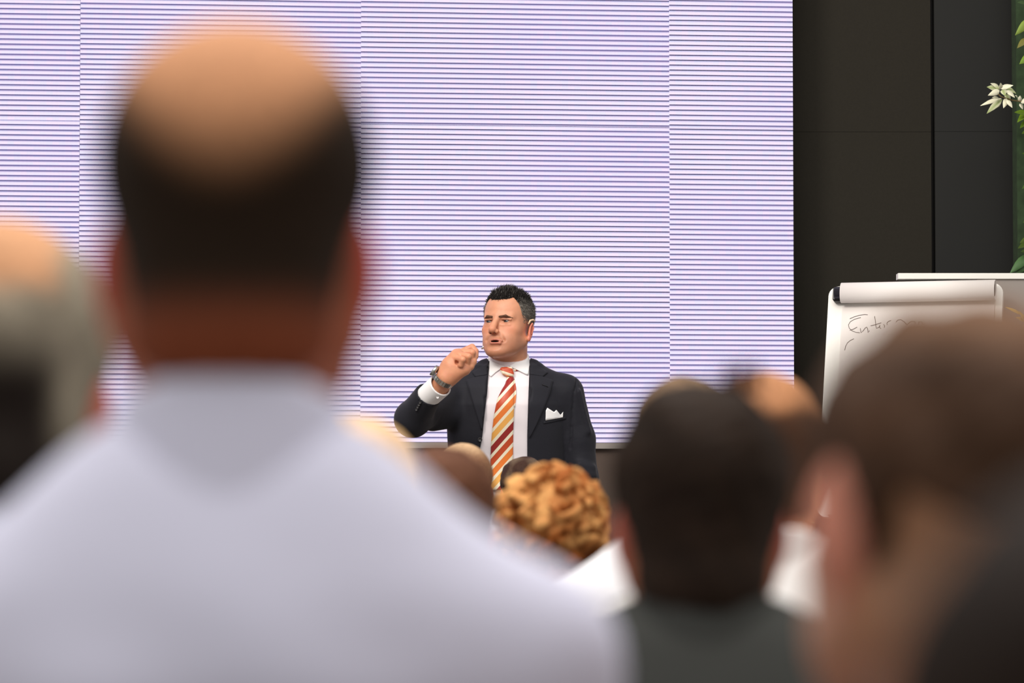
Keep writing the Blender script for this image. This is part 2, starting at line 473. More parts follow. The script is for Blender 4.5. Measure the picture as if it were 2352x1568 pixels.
# ------------------------------------------------------------------ planter partition with white cap, right
YP = 13.15
pa = W(2063, 640, YP); pb = W(2063, 627, YP)
part = empty('planter_partition', (1.95, YP, 0), label='tall grey-brown partition with a white top ledge at the right edge', cat='partition')
def lx(px): return W(px, 634, YP).x-1.95
b = MB(); b.box((lx(2063), 0, pa.z), (lx(2063)+1.9, .07, pb.z)); b.build('ledge', M_WHITEP, part)
b = MB(); b.box((lx(2245), .008, .2015), (lx(2063)+1.86, .065, pa.z-.0005)); b.build('body', mat('taupe_laminate', srgb(150, 142, 136), rough=.6), part)

# ------------------------------------------------------------------ moss wall and its plants at the right edge
YM = 13.55
mw = empty('plant_wall', (W(2336, 400, YM).x, YM, 0), label='dark green planted wall panel at the right edge behind the partition', cat='plant wall')
b = MB(); b.box((0, 0, .2), (1.6, .12, 4.2)); b.build('moss_panel', mat('moss_felt', srgb(44, 62, 36), rough=.95, noise=(30, .3)), mw)

def leaf_geo(L, Wd, droop=.35, fold=.25, n=5):
    """a leaf along +x, thick enough to be solid"""
    V = []; Fc = []
    for i in range(n+1):
        t = i/n; wd = Wd*.5*math.sin(pi*min(1, t**.75))**.9 if 0 < t < 1 else .0006
        z = -droop*L*t*t
        for (s, up) in ((-1, 0), (0, 1), (1, 0)): V.append((L*t, s*wd, z+(0 if up else wd*fold)))
    m = len(V)
    V += [(x, y, z-.0006) for x, y, z in V]
    for i in range(n):
        for k in range(2):
            a = i*3+k; Fc.append((a, a+3, a+4, a+1)); Fc.append((a+m+1, a+m+4, a+m+3, a+m))
        a = i*3; Fc.append((a, a+m, a+m+3, a+3)); a = i*3+2; Fc.append((a+3, a+m+3, a+m, a))
    return V, Fc
def leaf(parent, loc, rx, ry, rz, L, Wd, c0, c1, name='leaf', droop=.35):
    V, Fc = leaf_geo(L, Wd, droop)
    t = np.array([v[0]/L for v in V]); e = np.array([abs(v[1])/(Wd*.5+1e-6) for v in V])
    cols = mixc(lin(c0), lin(c1), e*.9)
    o = link(name, mesh(name, V, Fc, M_LEAF, True, cols), parent)
    o.location = loc; o.rotation_euler = (rx, ry, rz)
    return o
def rel(o, px, py, Y): return W(px, py, Y)-Vector(o.location)
# variegated sprig: pixel of leaf base -> pixel of leaf tip
def leaf_px(parent, p0, p1, Y, Wd, c0, c1, dy=-.02, roll=0, droop=.12):
    a = W(p0[0], p0[1], Y); b_ = W(p1[0], p1[1], Y+dy); d = b_-a; L = d.length
    o = leaf(parent, a-Vector(parent.location), 0, 0, 0, L, Wd, c0, c1, droop=droop)
    x = d.normalized(); up = Vector((.25, -1, .55)).normalized(); y = up.cross(x).normalized(); z = x.cross(y)
    R = Matrix((x, y, z)).transposed() @ Matrix.Rotation(roll, 3, 'X')
    o.rotation_euler = R.to_euler()
    return o
Yv = 13.3
vs = empty('variegated_sprig', W(2352, 232, Yv), label='cream variegated leafy sprig reaching in from the right edge', cat='plant')
st = MB(); st.tube([rel(vs, 2380, 236, YM-.0), rel(vs, 2352, 234, Yv), rel(vs, 2325, 230, Yv), rel(vs, 2300, 222, Yv), rel(vs, 2288, 212, Yv)], .0022, 6)
st.build('stem', mat('plant_stem', srgb(120, 100, 60), rough=.7), vs)
CR, GR = (238, 234, 205), (150, 165, 100)
for (p0, p1, wd) in [((2296, 204), (2268, 199), .020), ((2296, 204), (2278, 190), .018), ((2296, 208), (2272, 218), .020), ((2296, 206), (2300, 192), .018), ((2298, 204), (2326, 194), .020),
                     ((2305, 204), (2328, 204), .022), ((2303, 206), (2308, 218), .020), ((2310, 208), (2332, 222), .020), ((2316, 206), (2334, 212), .016),
                     ((2300, 226), (2253, 239), .016), ((2302, 228), (2266, 258), .022), ((2296, 228), (2280, 222), .018), ((2296, 230), (2287, 250), .018), ((2312, 226), (2306, 246), .018), ((2312, 230), (2326, 246), .016),
                     ((2310, 216), (2320, 234), .020), ((2340, 232), (2344, 220), .016), ((2345, 236), (2364, 226), .018), ((2342, 238), (2350, 250), .016), ((2338, 226), (2334, 218), .012)]:
    leaf_px(vs, p0, p1, Yv+random.uniform(-.03, .03), wd*1.1, GR if random.random() < .35 else CR, CR, random.uniform(-.03, .0), random.uniform(-.5, .5))
gl = empty('climbing_plant', W(2362, 300, YM-.02), label='green leafy climber on the plant wall at the right edge', cat='plant')
st = MB(); st.tube([rel(gl, 2372, -60, YM-.03), rel(gl, 2362, 120, YM-.03), rel(gl, 2366, 320, YM-.03), rel(gl, 2360, 480, YM-.03), rel(gl, 2362, 628, YM-.03)], .003, 6); st.build('stem', M_LEAF and bpy.data.materials['plant_stem'], gl)
for (p0, p1, wd, c) in [((2364, 45), (2336, 78), .030, (128, 150, 62)), ((2362, 88), (2338, 106), .026, (120, 116, 58)), ((2366, 128), (2345, 144), .028, (116, 146, 52)), ((2364, 12), (2340, 2), .024, (70, 90, 56)),
                        ((2362, 262), (2334, 255), .024, (96, 124, 26)), ((2362, 258), (2338, 276), .026, (112, 142, 28)), ((2364, 276), (2344, 290), .022, (86, 116, 24)), ((2366, 300), (2350, 304), .020, (80, 104, 24)),
                        ((2364, 560), (2340, 566), .024, (66, 84, 30)), ((2364, 548), (2346, 556), .024, (74, 92, 32)), ((2366, 578), (2348, 576), .020, (60, 80, 30)), ((2364, 585), (2322, 624), .034, (72, 104, 60)), ((2366, 600), (2336, 626), .030, (80, 112, 66)),
                        ((2368, 360), (2352, 350), .022, (70, 96, 30)), ((2370, 420), (2350, 430), .022, (64, 90, 36)), ((2370, 500), (2352, 508), .022, (60, 84, 34))]:
    leaf_px(gl, p0, p1, YM-.05+random.uniform(-.02, .02), wd, c, tuple(min(255, int(v*1.12)) for v in c), -.05, random.uniform(-.4, .4))
Yy = 12.95
yp = empty('yellow_leaf_plant', (W(2390, 800, Yy).x, Yy, .2), label='plant with thin yellow leaves before the grey partition', cat='plant')
pt = MB(); pt.tube([(0, 0, 0), (0, 0, .02), (0, 0, .3), (0, 0, .32)], [.10, .11, .14, .14], 20); pt.build('pot', M_WHITEP, yp, True)
st = MB(); st.tube([(0, 0, .3), (.01, 0, 1.0), rel(yp, 2376, 780, Yy), rel(yp, 2362, 736, Yy)], [.006, .005, .003, .002], 6)
st.tube([rel(yp, 2378, 800, Yy), rel(yp, 2346, 790, Yy), rel(yp, 2330, 758, Yy), rel(yp, 2302, 740, Yy)], [.002]*4, 6); st.build('stem', bpy.data.materials['plant_stem'], yp)
for (p0, p1, wd) in [((2345, 722), (2312, 703), .013), ((2356, 742), (2344, 714), .016), ((2354, 738), (2335, 727), .017), ((2362, 736), (2352, 752), .014), ((2366, 730), (2372, 700), .016), ((2370, 760), (2392, 742), .014), ((2378, 790), (2400, 780), .014)]:
    leaf_px(yp, p0, p1, Yy, wd, (196, 160, 84), (222, 190, 110), -.02, random.uniform(-.3, .3))

# small pale plant behind the flip chart's foot
Yq = 13.3
pp = empty('pale_green_plant', (W(1842, 1180, Yq).x, Yq, .2), label='small pale green plant beside the lower corner of the flip chart', cat='plant')
pt = MB(); hz = W(1842, 1235, Yq).z-.2
pt.tube([(0, 0, 0), (0, 0, .03), (0, 0, hz-.03), (0, 0, hz)], [.11, .12, .15, .15], 20); pt.build('pot', mat('taupe_pot', srgb(110, 92, 84), rough=.6), pp, True)
st = MB(); st.tube([(0, 0, hz-.02), (0, 0, hz+.06)], .004, 6); st.build('stem', bpy.data.materials['plant_stem'], pp)
for (p0, p1, wd) in [((1850, 1196), (1848, 1166), .030), ((1850, 1192), (1836, 1184), .024), ((1850, 1190), (1864, 1178), .026), ((1848, 1200), (1870, 1198), .022), ((1846, 1200), (1815, 1190), .018), ((1842, 1205), (1812, 1206), .018),
                     ((1840, 1208), (1814, 1218), .016), ((1850, 1204), (1852, 1180), .030), ((1846, 1206), (1830, 1198), .018), ((1855, 1206), (1866, 1212), .020), ((1850, 1208), (1840, 1216), .02)]:
    leaf_px(pp, p0, p1, Yq+random.uniform(-.03, .03), wd, (150, 170, 118), (186, 196, 140), -.02, random.uniform(-.4, .4))
for (p0, p1) in [((1866, 1156), (1826, 1162)), ((1864, 1154), (1846, 1146)), ((1868, 1132), (1850, 1148))]:
    leaf_px(pp, p0, p1, Yq, .014, (140, 146, 120), (160, 160, 130), -.02, 0)

# ------------------------------------------------------------------ flip chart
YF = 12.95
yaw, lean = math.radians(17), math.radians(15)
o0 = W(2078, 1187, YF)
fc = empty('flip_chart', (o0.x, YF, .2), label='white flip chart stand with handwriting on its paper pad', cat='flip chart')
ex = Vector((math.cos(yaw), -math.sin(yaw), 0)); ny = Vector((math.sin(yaw), math.cos(yaw), 0))
ez = (Vector((0, 0, 1))*math.cos(lean)+ny*math.sin(lean)); en = ez.cross(ex)          # en points away from the viewer
base = Vector((0, 0, o0.z-.2))
BW, BH = .606, .826
FR = Matrix((ex, en, ez)).transposed().to_4x4(); FR.translation = base
def fobj(mb, name, m, parent, smooth=False):
    mb.v = [tuple(FR @ Vector(v)) for v in mb.v]; return mb.build(name, m, parent, smooth)
def rrect(x0, x1, z0, z1, y0, y1, r, n=6):
    b = MB(); pts = []
    for (cx, cz, a0) in ((x1-r, z1-r, 0), (x0+r, z1-r, 90), (x0+r, z0+r, 180), (x1-r, z0+r, 270)):
        for k in range(n+1):
            a = math.radians(a0+90*k/n); pts.append((cx+r*math.cos(a), cz+r*math.sin(a)))
    m = len(pts); V = [(x, y0, z) for x, z in pts]+[(x, y1, z) for x, z in pts]
    b.add(V, [tuple(range(m)), tuple(range(2*m-1, m-1, -1))]+[(k+m, (k+1) % m+m, (k+1) % m, k) for k in range(m)])
    return b
board = fobj(rrect(-BW/2, BW/2, 0, BH, 0, .022, .035), 'board', M_WHITEP, fc)
fobj(rrect(-BW/2+.052, BW/2-.026, .03, BH-.075, -.006, -.0005, .002), 'paper_pad', M_PAPER, fc)
b = MB(); b.box((-BW/2+.022, -.034, BH-.064), (-BW/2+.075, -.001, BH-.012), .006); fobj(b, 'clamp', M_BLACK, fc)
# the used sheets rolled over the clamp: a hollow roll
b = MB(); V = []; nn = 22
for (x, r) in ((-BW/2+.052, .036), (BW/2-.020, .036), (BW/2-.020, .0335), (-BW/2+.052, .0335)):
    for k in range(nn):
        a = 2*pi*k/nn; V.append((x, -.034+.75*r*math.cos(a), BH-.036+r*math.sin(a)))
b.add(V, [(r*nn+k, r*nn+(k+1) % nn, ((r+1) % 4)*nn+(k+1) % nn, ((r+1) % 4)*nn+k) for r in range(4) for k in range(nn)])
fobj(b, 'rolled_sheets', M_PAPER, fc, True)
b = MB(); b.tube([(-BW/2+.03, -.034, BH-.036), (BW/2-.023, -.034, BH-.036)], .022, 14); fobj(b, 'clamp_bar', M_BLACK, fc, True)
b = MB(); b.box((-BW/2+.05, -.06, -.01), (BW/2-.05, -.0005, .012), .003); fobj(b, 'pen_tray', M_WHITEP, fc)
for x in (-.14, .0, .14):
    b = MB(); top = FR @ Vector((x, .032, BH*.75 if x else BH*.9)); bot = Vector(ex*(x*2.1)+ny*(.0 if x else .62)); bot.z = .004
    if x: bot -= ny*.12
    b.tube([top, bot], .011, 10); b.build('leg', M_STEEL, fc, True)
# handwriting: strokes measured on the paper
def onpaper(cx, cy):
    px, py = 1860+cx/4.78, 620+cy/4.78
    c, s_ = math.cos(PITCH), math.sin(PITCH)
    ray = Vector(((px-1176)/FPX, c-(784-py)/FPX*s_, s_+(784-py)/FPX*c)); O = Vector((0, 0, HC))
    q0 = Vector(fc.location)+base-en*.0066
    t = (q0-O).dot(en)/ray.dot(en)
    return O+ray*t-Vector(fc.location)
ink = MB()
for S in [[(440, 534), (490, 512), (545, 496), (600, 488), (636, 491)],
          [(560, 520), (490, 540), (445, 566), (425, 600), (432, 636), (466, 668), (510, 684), (550, 688)],
          [(440, 661), (480, 648), (520, 626)], [(556, 640), (562, 688), (585, 668), (608, 636), (626, 626), (636, 650), (640, 686), (655, 664)],
          [(712, 508), (720, 560), (726, 610), (732, 640), (760, 628)], [(668, 612), (720, 600), (786, 578)], [(760, 628), (772, 600), (768, 630), (782, 645)],
          [(812, 596), (822, 612), (818, 632)], [(850, 602), (846, 582), (866, 562), (892, 554)], [(946, 572), (966, 550), (1000, 544), (1034, 566), (1068, 602), (1080, 590), (1100, 574), (1120, 564), (1150, 564), (1160, 590)],
          [(1190, 600), (1200, 570), (1230, 568), (1240, 600), (1262, 590)],
          [(384, 880), (392, 840), (414, 798), (446, 772), (484, 754)]]:
    ink.tube([onpaper(*p) for p in S], .0010, 5)
ink.build('handwriting', M_INK, fc)

# a relaxed left hand: wrist at the origin, fingers down (-z), thumb towards -y, palm facing -x
fz = Field((-.05, -.075, -.20), (.035, .06, .035), .0026)
fz.put(capsule((0, 0, .03), (0, 0, -.02), .026, .026, .9), .01)
fz.put(capsule((-.002, -.018, -.045), (-.004, -.022, -.085), .017, .014), .02); fz.put(capsule((-.002, .016, -.045), (-.004, .020, -.080), .017, .013), .02)
for (y_, z_, ln_, r_) in ((-.029, -.092, .078, .0092), (-.010, -.097, .086, .0096), (.009, -.094, .080, .0090), (.027, -.086, .062, .0080)):
    a_ = np.array((-.004, y_, z_)); b_ = a_+np.array((-.008, 0, -ln_*.45)); c_ = b_+np.array((-.016, 0, -ln_*.28)); d_ = c_+np.array((-.018, 0, -ln_*.14))
    for (p_, q_, k_) in ((a_, b_, .004), (b_, c_, .002), (c_, d_, .002)): fz.put(capsule(p_, q_, r_, r_*.9), k_)
fz.put(capsule((-.006, -.022, -.03), (-.016, -.046, -.062), .015, .011), .012); fz.put(capsule((-.016, -.046, -.062), (-.024, -.052, -.092), .0105, .0085), .003)
HAND_V, HAND_Q = fz.mesh()

# ================================================================== THE SPEAKER
SX, SY, SZ = (1160-1176)/700, 12.6, .2
def L(px, py, y=0.0):                       # photograph pixel -> speaker's own frame (z above the floor)
    k = (SY+y)/SY
    return np.array(((px-1176)/700*k-SX, y, 1.13+(1260-py)/700*k))
SP_OFF = np.array((0, 0, -SZ))
Hyaw, Hpitch, Hroll = math.radians(-27), math.radians(-10), math.radians(0)
HM = Matrix.Translation((.0095, -.028, 1.858)) @ Matrix.Rotation(Hyaw, 4, 'Z') @ Matrix.Rotation(Hpitch, 4, 'X') @ Matrix.Rotation(Hroll, 4, 'Y') @ Matrix.Diagonal((.985, .985, .985, 1))
HI = HM.inverted()
# --- head and neck in the head's frame
fh = Field((-.105, -.130, -.20), (.105, .135, .135), .0015)
head_prims(fh, True)
n0 = HI @ Vector((.013, .030, 1.66)); n1 = Vector((0, .028, -.045))
fh.put(capsule(n1, n0, .056, .060), .022)
V, Q = fh.mesh()
SK = np.array(lin((214, 150, 117)))
def skin_cols(V, base=SK, lips=True, ear=(.72, .22, .16)):
    c = np.tile(base, (len(V), 1)); x, y, z = V.T
    red = np.exp(-(((np.abs(x)-.045)/.018)**2+((z+.028)/.018)**2))*(y < -.03)
    c = mixc(c, base*np.array((1.0, .74, .70)), red*.55)
    nose = np.exp(-((x/.016)**2+((z+.036)/.016)**2))*(y < -.09); c = mixc(c, base*np.array((1, .76, .70)), nose*.5)
    stub = sstep(-.040, -.062, z)*sstep(.03, -.02, y)*(1-.2*sstep(-.11, -.13, z)); c = mixc(c, base*np.array((.74, .70, .69)), stub*.75)
    c = mixc(c, np.array(ear), sstep(.077, .083, np.abs(x))*(np.abs(y-.01) < .035)*.8)
    ringe = np.exp(-(((np.abs(x)-.0325)/.017)**2+((z+.002)/.010)**2))*(y < -.05); c = mixc(c, base*np.array((.62, .50, .48)), ringe*.55)
    lash = ((np.abs(x)-.0325)/.0145)**2+((z-.0022-.0*x)/.0017)**2 < 1; c[lash&(y < -.070)] = base*np.array((.20, .15, .14))
    nst = ((np.abs(x)-.0072)/.0050)**2+((y+.105)/.0070)**2+((z+.0490)/.0048)**2 < 1; c[nst] = base*np.array((.20, .10, .09))  # nostril hollows painted dark in place of their shade
    if lips:
        lp = np.exp(-(((x-.0075)/.022)**4+((z+.0735)/.0098)**4))*(y < -.083); c = mixc(c, np.array(lin((186, 108, 92))), lp*.85)
        mo = ((((x-.0045)/.0175)**2+((z+.0722)/.0038)**2 < 1)&(y < -.07)&(y > -.0925)); c[mo] = np.array(lin((44, 14, 14)))
    return c
C1 = skin_cols(V)
W1 = apply_m(HM, V)
# --- hand: curled right fist with index finger and thumb pinched together
HY = -.37
def Hc(cx, cy, d): 
    return L(960+cx/8.255, 770+cy/8.255, HY+d)
fa = Field(Hc(300, 1300, -.07)+np.array((-.05, -.02, -.03)), Hc(1200, 120, 0)+np.array((.02, .10, .02)), .0014)
mm = .001
fa.put(capsule(Hc(330, 1080, .055), Hc(545, 800, .0), 31*mm, 28.5*mm), .01)
fa.put(capsule(Hc(545, 800, .0), Hc(640, 640, .0), 29*mm, 31*mm), .02)
fa.put(capsule(Hc(600, 620, .008), Hc(745, 400, .012), 30*mm, 25*mm), .02)
fa.put(capsule(Hc(640, 540, -.004), Hc(700, 430, -.006), 25*mm, 17*mm), .015)
fa.put(capsule(Hc(700, 720, -.006), Hc(880, 640, -.010), 24*mm, 20*mm), .02)          # ball of the thumb
def finger(pts, rs, k=.0035):
    for i in range(len(pts)-1):
        fa.put(capsule(Hc(*pts[i]), Hc(*pts[i+1]), rs[i]*mm, rs[i+1]*mm), k if i else .006)
finger([(850, 310, .036), (1025, 225, .034), (1092, 300, .026), (1098, 398, .020)], [12, 10.8, 9.8, 8.4], .002)      # index
finger([(800, 325, .018), (1030, 325, .004), (1000, 470, .010), (930, 560, .024)], [12.2, 11.0, 10, 9], .002)          # middle
finger([(740, 365, .000), (955, 405, -.022), (930, 530, -.012), (850, 590, .008)], [12, 10.8, 10, 9], .002)            # ring
finger([(680, 420, -.014), (850, 462, -.042), (815, 560, -.034), (742, 590, -.016)], [10.8, 10.0, 9.2, 8.4], .002)     # little
finger([(880, 655, -.006), (990, 590, .000), (1046, 500, .010), (1072, 430, .016)], [17, 12, 10.8, 8.5], .005)         # thumb
fa.put(sph(Hc(748, 512, -.026), .0075), .006, 'sub')
V2, Q2 = fa.mesh()
c2 = np.tile(np.array(lin((212, 147, 112))), (len(V2), 1))
kn = wob(V2, 120, 3); c2 = mixc(c2, np.array(lin((212, 138, 110))), np.clip(kn*.5+.25, 0, 1)*.6)
# --- chest and arms under the clothes, coarse
fb = Field((-.37, -.45, 1.05), (.30, .16, 1.75), .010)
def ptorso(fl, off, k=.03, arms=True):
    zs = [1.02, 1.20, 1.36, 1.50, 1.60, 1.66, 1.72]; A = [.200, .198, .188, .196, .200, .185, .10]; B = [.130, .130, .124, .128, .128, .112, .07]
    def fn(X, Y, Z):
        a = np.interp(Z, zs, A)+off; b_ = np.interp(Z, zs, B)+off
        q = np.sqrt(((X-.006)/a)**2+((Y-.01)/b_)**2)
        return np.maximum((q-1)*np.minimum(a, b_), Z-(1.725+off))
    fl.put((fn, (-.22, -.14, 1.0), (.23, .16, 1.74)), k)
    for s in (-1, 1):
        fl.put(capsule((.013+s*.045, .018, 1.690), (.006+s*.185, .012, 1.640), .062+off, .058+off), .035)
ptorso(fb, -.022)
fb.put(capsule((.013, .03, 1.62), (.013, .026, 1.74), .052), .02)
fb.put(capsule((-.18, .0, 1.635), L(948, 968, -.20), .042, .036), .02); fb.put(capsule(L(948, 968, -.20), L(1008, 890, -.34), .036, .027), .02)
fb.put(capsule((.19, .01, 1.63), (.238, .02, 1.40), .042, .036), .02)
V3, Q3 = fb.mesh(); c3 = np.tile(SK, (len(V3), 1))
V4 = apply_m(Matrix.Translation((.262, -.034, 1.085)) @ Matrix.Rotation(.12, 4, 'X'), HAND_V); c4 = np.tile(np.array(lin((212, 147, 112))), (len(V4), 1))
VV = np.concatenate([W1, V2, V3, V4])+SP_OFF; QQ = np.concatenate([Q, Q2+len(W1), Q3+len(W1)+len(V2), HAND_Q+len(W1)+len(V2)+len(V3)]); CC = np.concatenate([C1, c2, c3, c4])
spk = link('person', mesh('person', VV, QQ, M_SKIN, True, CC))
spk.location = (SX, SY, SZ)
tag(spk, 'man in navy suit and orange striped tie speaking on stage, fist raised', 'person')

# --- eyes and brows
for s in (-1, 1):
    n, m_ = 24, 16; Ve = []
    for j in range(m_+1):
        th = pi*j/m_
        for i in range(n): Ve.append((math.sin(th)*math.cos(2*pi*i/n), -math.cos(th), math.sin(th)*math.sin(2*pi*i/n)))
    Fe = [(j*n+i, j*n+(i+1) % n, (j+1)*n+(i+1) % n, (j+1)*n+i) for j in range(m_) for i in range(n)]
    Ve = np.array(Ve); gz = np.array((-.16, -.98, -.03)); gz /= np.linalg.norm(gz)
    ang = np.arccos(np.clip(Ve@gz, -1, 1))
    ce = np.where((ang < .26)[:, None], np.array((.01, .01, .012)), np.where((ang < .70)[:, None], np.array(lin((52, 54, 58))), np.array(lin((150, 130, 122)))))
    Vw = apply_m(HM, Ve*.0126+np.array((s*.0325, -.0682, -.001)))+SP_OFF
    link('eye', mesh('eye', Vw, Fe, M_EYE, True, ce), spk)
fbr = Field((-.06, -.11, 0), (.06, -.04, .04), .0012)
for s in (-1, 1):
    fbr.put(capsule((s*.012, -.0900, .0122), (s*.034, -.0872, .0150), .0034, .0040), .003)  # brow built thick, taking in the shadow on the lid
    fbr.put(capsule((s*.034, -.0872, .0146), (s*.053, -.0715, .0108), .0040, .0016), .003)
Vb, Qb = fbr.mesh()
Vb[:, 2] += wob(Vb, 600, 5)*.0003
left = Vb[:, 0] < 0
for sel in (left, ~left):
    ids = np.where(sel)[0]; mp = -np.ones(len(Vb), int); mp[ids] = np.arange(len(ids))
    q = mp[Qb]; q = q[(q >= 0).all(1)]
    link('eyebrow', mesh('eyebrow', apply_m(HM, Vb[ids])+SP_OFF, q, M_HAIR, True, np.tile(np.array(lin((92, 64, 50))), (len(ids), 1))), spk)

# --- hair: close cap plus spiky tufts
def hair_cap(res, t, drop=0.0):
    f = Field((-.1, -.11, -.09), (.1, .135, .145), res)
    f.put(ell((0, .010, .043), (.075+t, .090+t, .080+t)), .01)
    f.put(ell((0, -.030, .040), (.062+t, .056+t, .058+t)), .03)
    f.put(capsule((0, .050, -.045), (0, .046, -.03), .040+t), .03)
    def cut(X, Y, Z):
        a = np.degrees(np.abs(np.arctan2(X, -(Y-.005))))+0*Z
        return (np.interp(a, [0, 18, 34, 46, 56, 66, 76, 84, 96, 112, 128, 150, 180], [.071, .074, .084, .066, .034, .000, -.022, .016, .020, .005, -.045, -.062, -.066])-drop-Z)*.6
    f.inter(cut)
    return f.mesh()
Vh, Qh = hair_cap(.002, .0012)
def cap_pts(n):
    p = Vh[rng.integers(0, len(Vh), n)]+rng.normal(size=(n, 3))*.0012
    q = p-np.array((0, .002, .038)); q = q/np.array((.070, .088, .075))**2; return p, q/np.linalg.norm(q, axis=1)[:, None]
dark, grey = np.array(lin((38, 34, 32))), np.array(lin((158, 152, 144)))
def speaker_hair_col(P, r=None):
    side = sstep(.090, .055, P[:, 2])*sstep(.052, .066, np.abs(P[:, 0]))
    return side
cH = mixc(dark, grey*.6, speaker_hair_col(Vh)*.9)
N1 = 2600
p, nrm = cap_pts(N1*5); keep = (p[:, 2] > hair_thr(p)-.001) & ((p[:, 2] > .084) | ((p[:, 1] < -.03) & (p[:, 2] > .066))); p, nrm = p[keep][:N1], nrm[keep][:N1]
upd = nrm*.45+np.array((0, -.10, 1.0))+rng.normal(size=nrm.shape)*.22; upd /= np.linalg.norm(upd, axis=1)[:, None]
front = sstep(.05, -.05, p[:, 1])
# clumps: nearby hairs lean together
cl = np.round(p/.013); hsh = (np.sin(cl@np.array((12.9, 78.2, 37.7)))*43758.5) % 1; hs2 = (np.sin(cl@np.array((39.3, 11.1, 83.1)))*24634.6) % 1
upd += np.stack([(hsh-.5)*1.0, (hs2-.5)*.9, 0*hsh], 1); upd /= np.linalg.norm(upd, axis=1)[:, None]
Ln = (.0085+.011*front)*(.45+.8*hsh)*sstep(.066+.02*(1-front), .100, p[:, 2])+.005
colr = mixc(dark, np.array(lin((120, 116, 112))), (rng.random(len(p)) < .12)*.8)*(.7+.6*rng.random((len(p), 1)))
Vs, Ts, Cs = spikes(p-nrm*.001, upd, Ln, np.full(len(p), .0012), colr)
N2 = 9000
p, nrm = cap_pts(N2*3); keep = (p[:, 2] > hair_thr(p)-.001) & (p[:, 2] < .094) & (p[:, 2] > -.06); p, nrm = p[keep][:N2], nrm[keep][:N2]
dn = nrm*.26+np.array((0, .35, -.55))*sstep(.09, .06, p[:, 2])[:, None]+np.array((0, 0, .8))*sstep(.06, .09, p[:, 2])[:, None]+rng.normal(size=nrm.shape)*.2; dn /= np.linalg.norm(dn, axis=1)[:, None]
Ls = .0065+.004*sstep(.03, .09, p[:, 2]); sd = speaker_hair_col(p)
colr = mixc(dark, grey, sd*(.5+.5*rng.random(len(p))))*(.75+.5*rng.random((len(p), 1)))
Vt, Tt, Ct = spikes(p+nrm*.0005, dn, Ls*(.7+.6*rng.random(len(p))), np.full(len(p), .0009), colr)
allF = [tuple(q) for q in Qh]+[tuple(t) for t in (Ts+len(Vh))]+[tuple(t) for t in (Tt+len(Vh)+len(Vs))]
link('hair', mesh('hair', apply_m(HM, np.concatenate([Vh, Vs, Vt]))+SP_OFF, allF, M_HAIR, True, np.concatenate([cH, Cs, Ct])), spk)

# --- shirt
fs = Field((-.24, -.16, 1.02), (.25, .17, 1.80), .004)
ptorso(fs, -.011)
NB = np.array((.013, .014, 1.69)); NT = np.array((.012, .016, 1.775))
fs.put(capsule(NB, NT, .074, .066), .02)
fs.put(capsule((.012, .02, 1.70), (.011, .018, 1.90), .060), .001, 'sub')              # neck opening
fs.inter(lambda X, Y, Z: (Z-(1.752+.030*np.clip((Y+.02)/.08, -.45, 1)+.0*X))*.8)
Vx, Qx = fs.mesh()
fold = wob(Vx*np.array((1, 1, 2.2)), 20, 11)
Vx[:, 1] -= fold*.0018
shirt = link('shirt', mesh('shirt', Vx+SP_OFF, Qx, M_SHIRT), spk)
fs.front()
# --- jacket
fj = Field((-.40, -.46, 1.02), (.36, .19, 1.80), .004)
ptorso(fj, .0)
SHL = np.array((-.178, -.004, 1.640)); ELB = L(948, 962, -.205); CUF = L(985, 905, -.300)
fj.put(capsule(SHL, ELB, .060, .057), .03)
fj.put(capsule(ELB, CUF, .056, .044), .02)
fj.put(capsule((.198, .008, 1.640), (.240, .018, 1.49), .060, .054), .022)
fj.put(capsule((.240, .018, 1.49), (.254, .010, 1.36), .054, .050), .02)
fj.put(capsule((.254, .010, 1.36), (.262, -.028, 1.13), .050, .040), .02)
for (a, b_, r) in [((-.16, -.03, 1.575), (-.235, -.10, 1.56), .048), ((.096, .0, 1.737), (.013, .088, 1.765), .012), ((-.070, .0, 1.737), (.013, .088, 1.765), .012),
                   (L(1330, 1066, -.045), L(1362, 1074, -.028), .006), (L(1330, 1082, -.045), L(1362, 1092, -.028), .006), (L(1330, 900, -.045), L(1352, 990, -.03), .006)]:
    fj.put(capsule(a, b_, r), .022)
_d = (CUF-ELB)/np.linalg.norm(CUF-ELB)
def _beyond(X, Y, Z):
    t = (X-CUF[0])*_d[0]+(Y-CUF[1])*_d[1]+(Z-CUF[2])*_d[2]
    r = np.sqrt((X-CUF[0]-t*_d[0])**2+(Y-CUF[1]-t*_d[1])**2+(Z-CUF[2]-t*_d[2])**2)
    return np.maximum(np.maximum(-t, r-.075), t-.09)
fj.put((_beyond, CUF-.1, CUF+.1), .002, 'sub')
fj.put(capsule(CUF-_d*.06, CUF+_d*.1, .0385), .002, 'sub')
zt = [1.0]+[1.13+(1260-p)/700 for p in (1380, 1310, 1200, 1100, 1010, 960, 880, 800, 760, 700, 640)]
def zrow(tab): return [L(px, py, -.12)[2] for px, py in tab], [L(px, py, -.12)[0] for px, py in tab]
lt = [(1078, 1150), (1090, 1075), (1102, 1032), (1108, 1000), (1112, 960), (1119, 900), (1122, 850), (1123, 830), (1128, 812), (1132, 790)]
rt = [(1211, 1150), (1211, 1050), (1211, 1000), (1212, 960), (1214, 900), (1216, 850), (1217, 820), (1214, 800), (1210, 790)]
zl, xl = zrow(lt); zr, xr = zrow(rt)
def opening(X, Y, Z):
    xa_ = np.interp(Z, zl, xl); xb_ = np.interp(Z, zr, xr)
    return np.maximum(np.maximum(xa_-X, X-xb_), Y-.0)
fj.put((opening, (-.16, -.3, 1.0), (.12, .02, 1.81)), .002, 'sub', .0)
fj.put(capsule((.013, .022, 1.62), (.012, .022, 1.90), .071), .003, 'sub')
fj.front()
seam = []
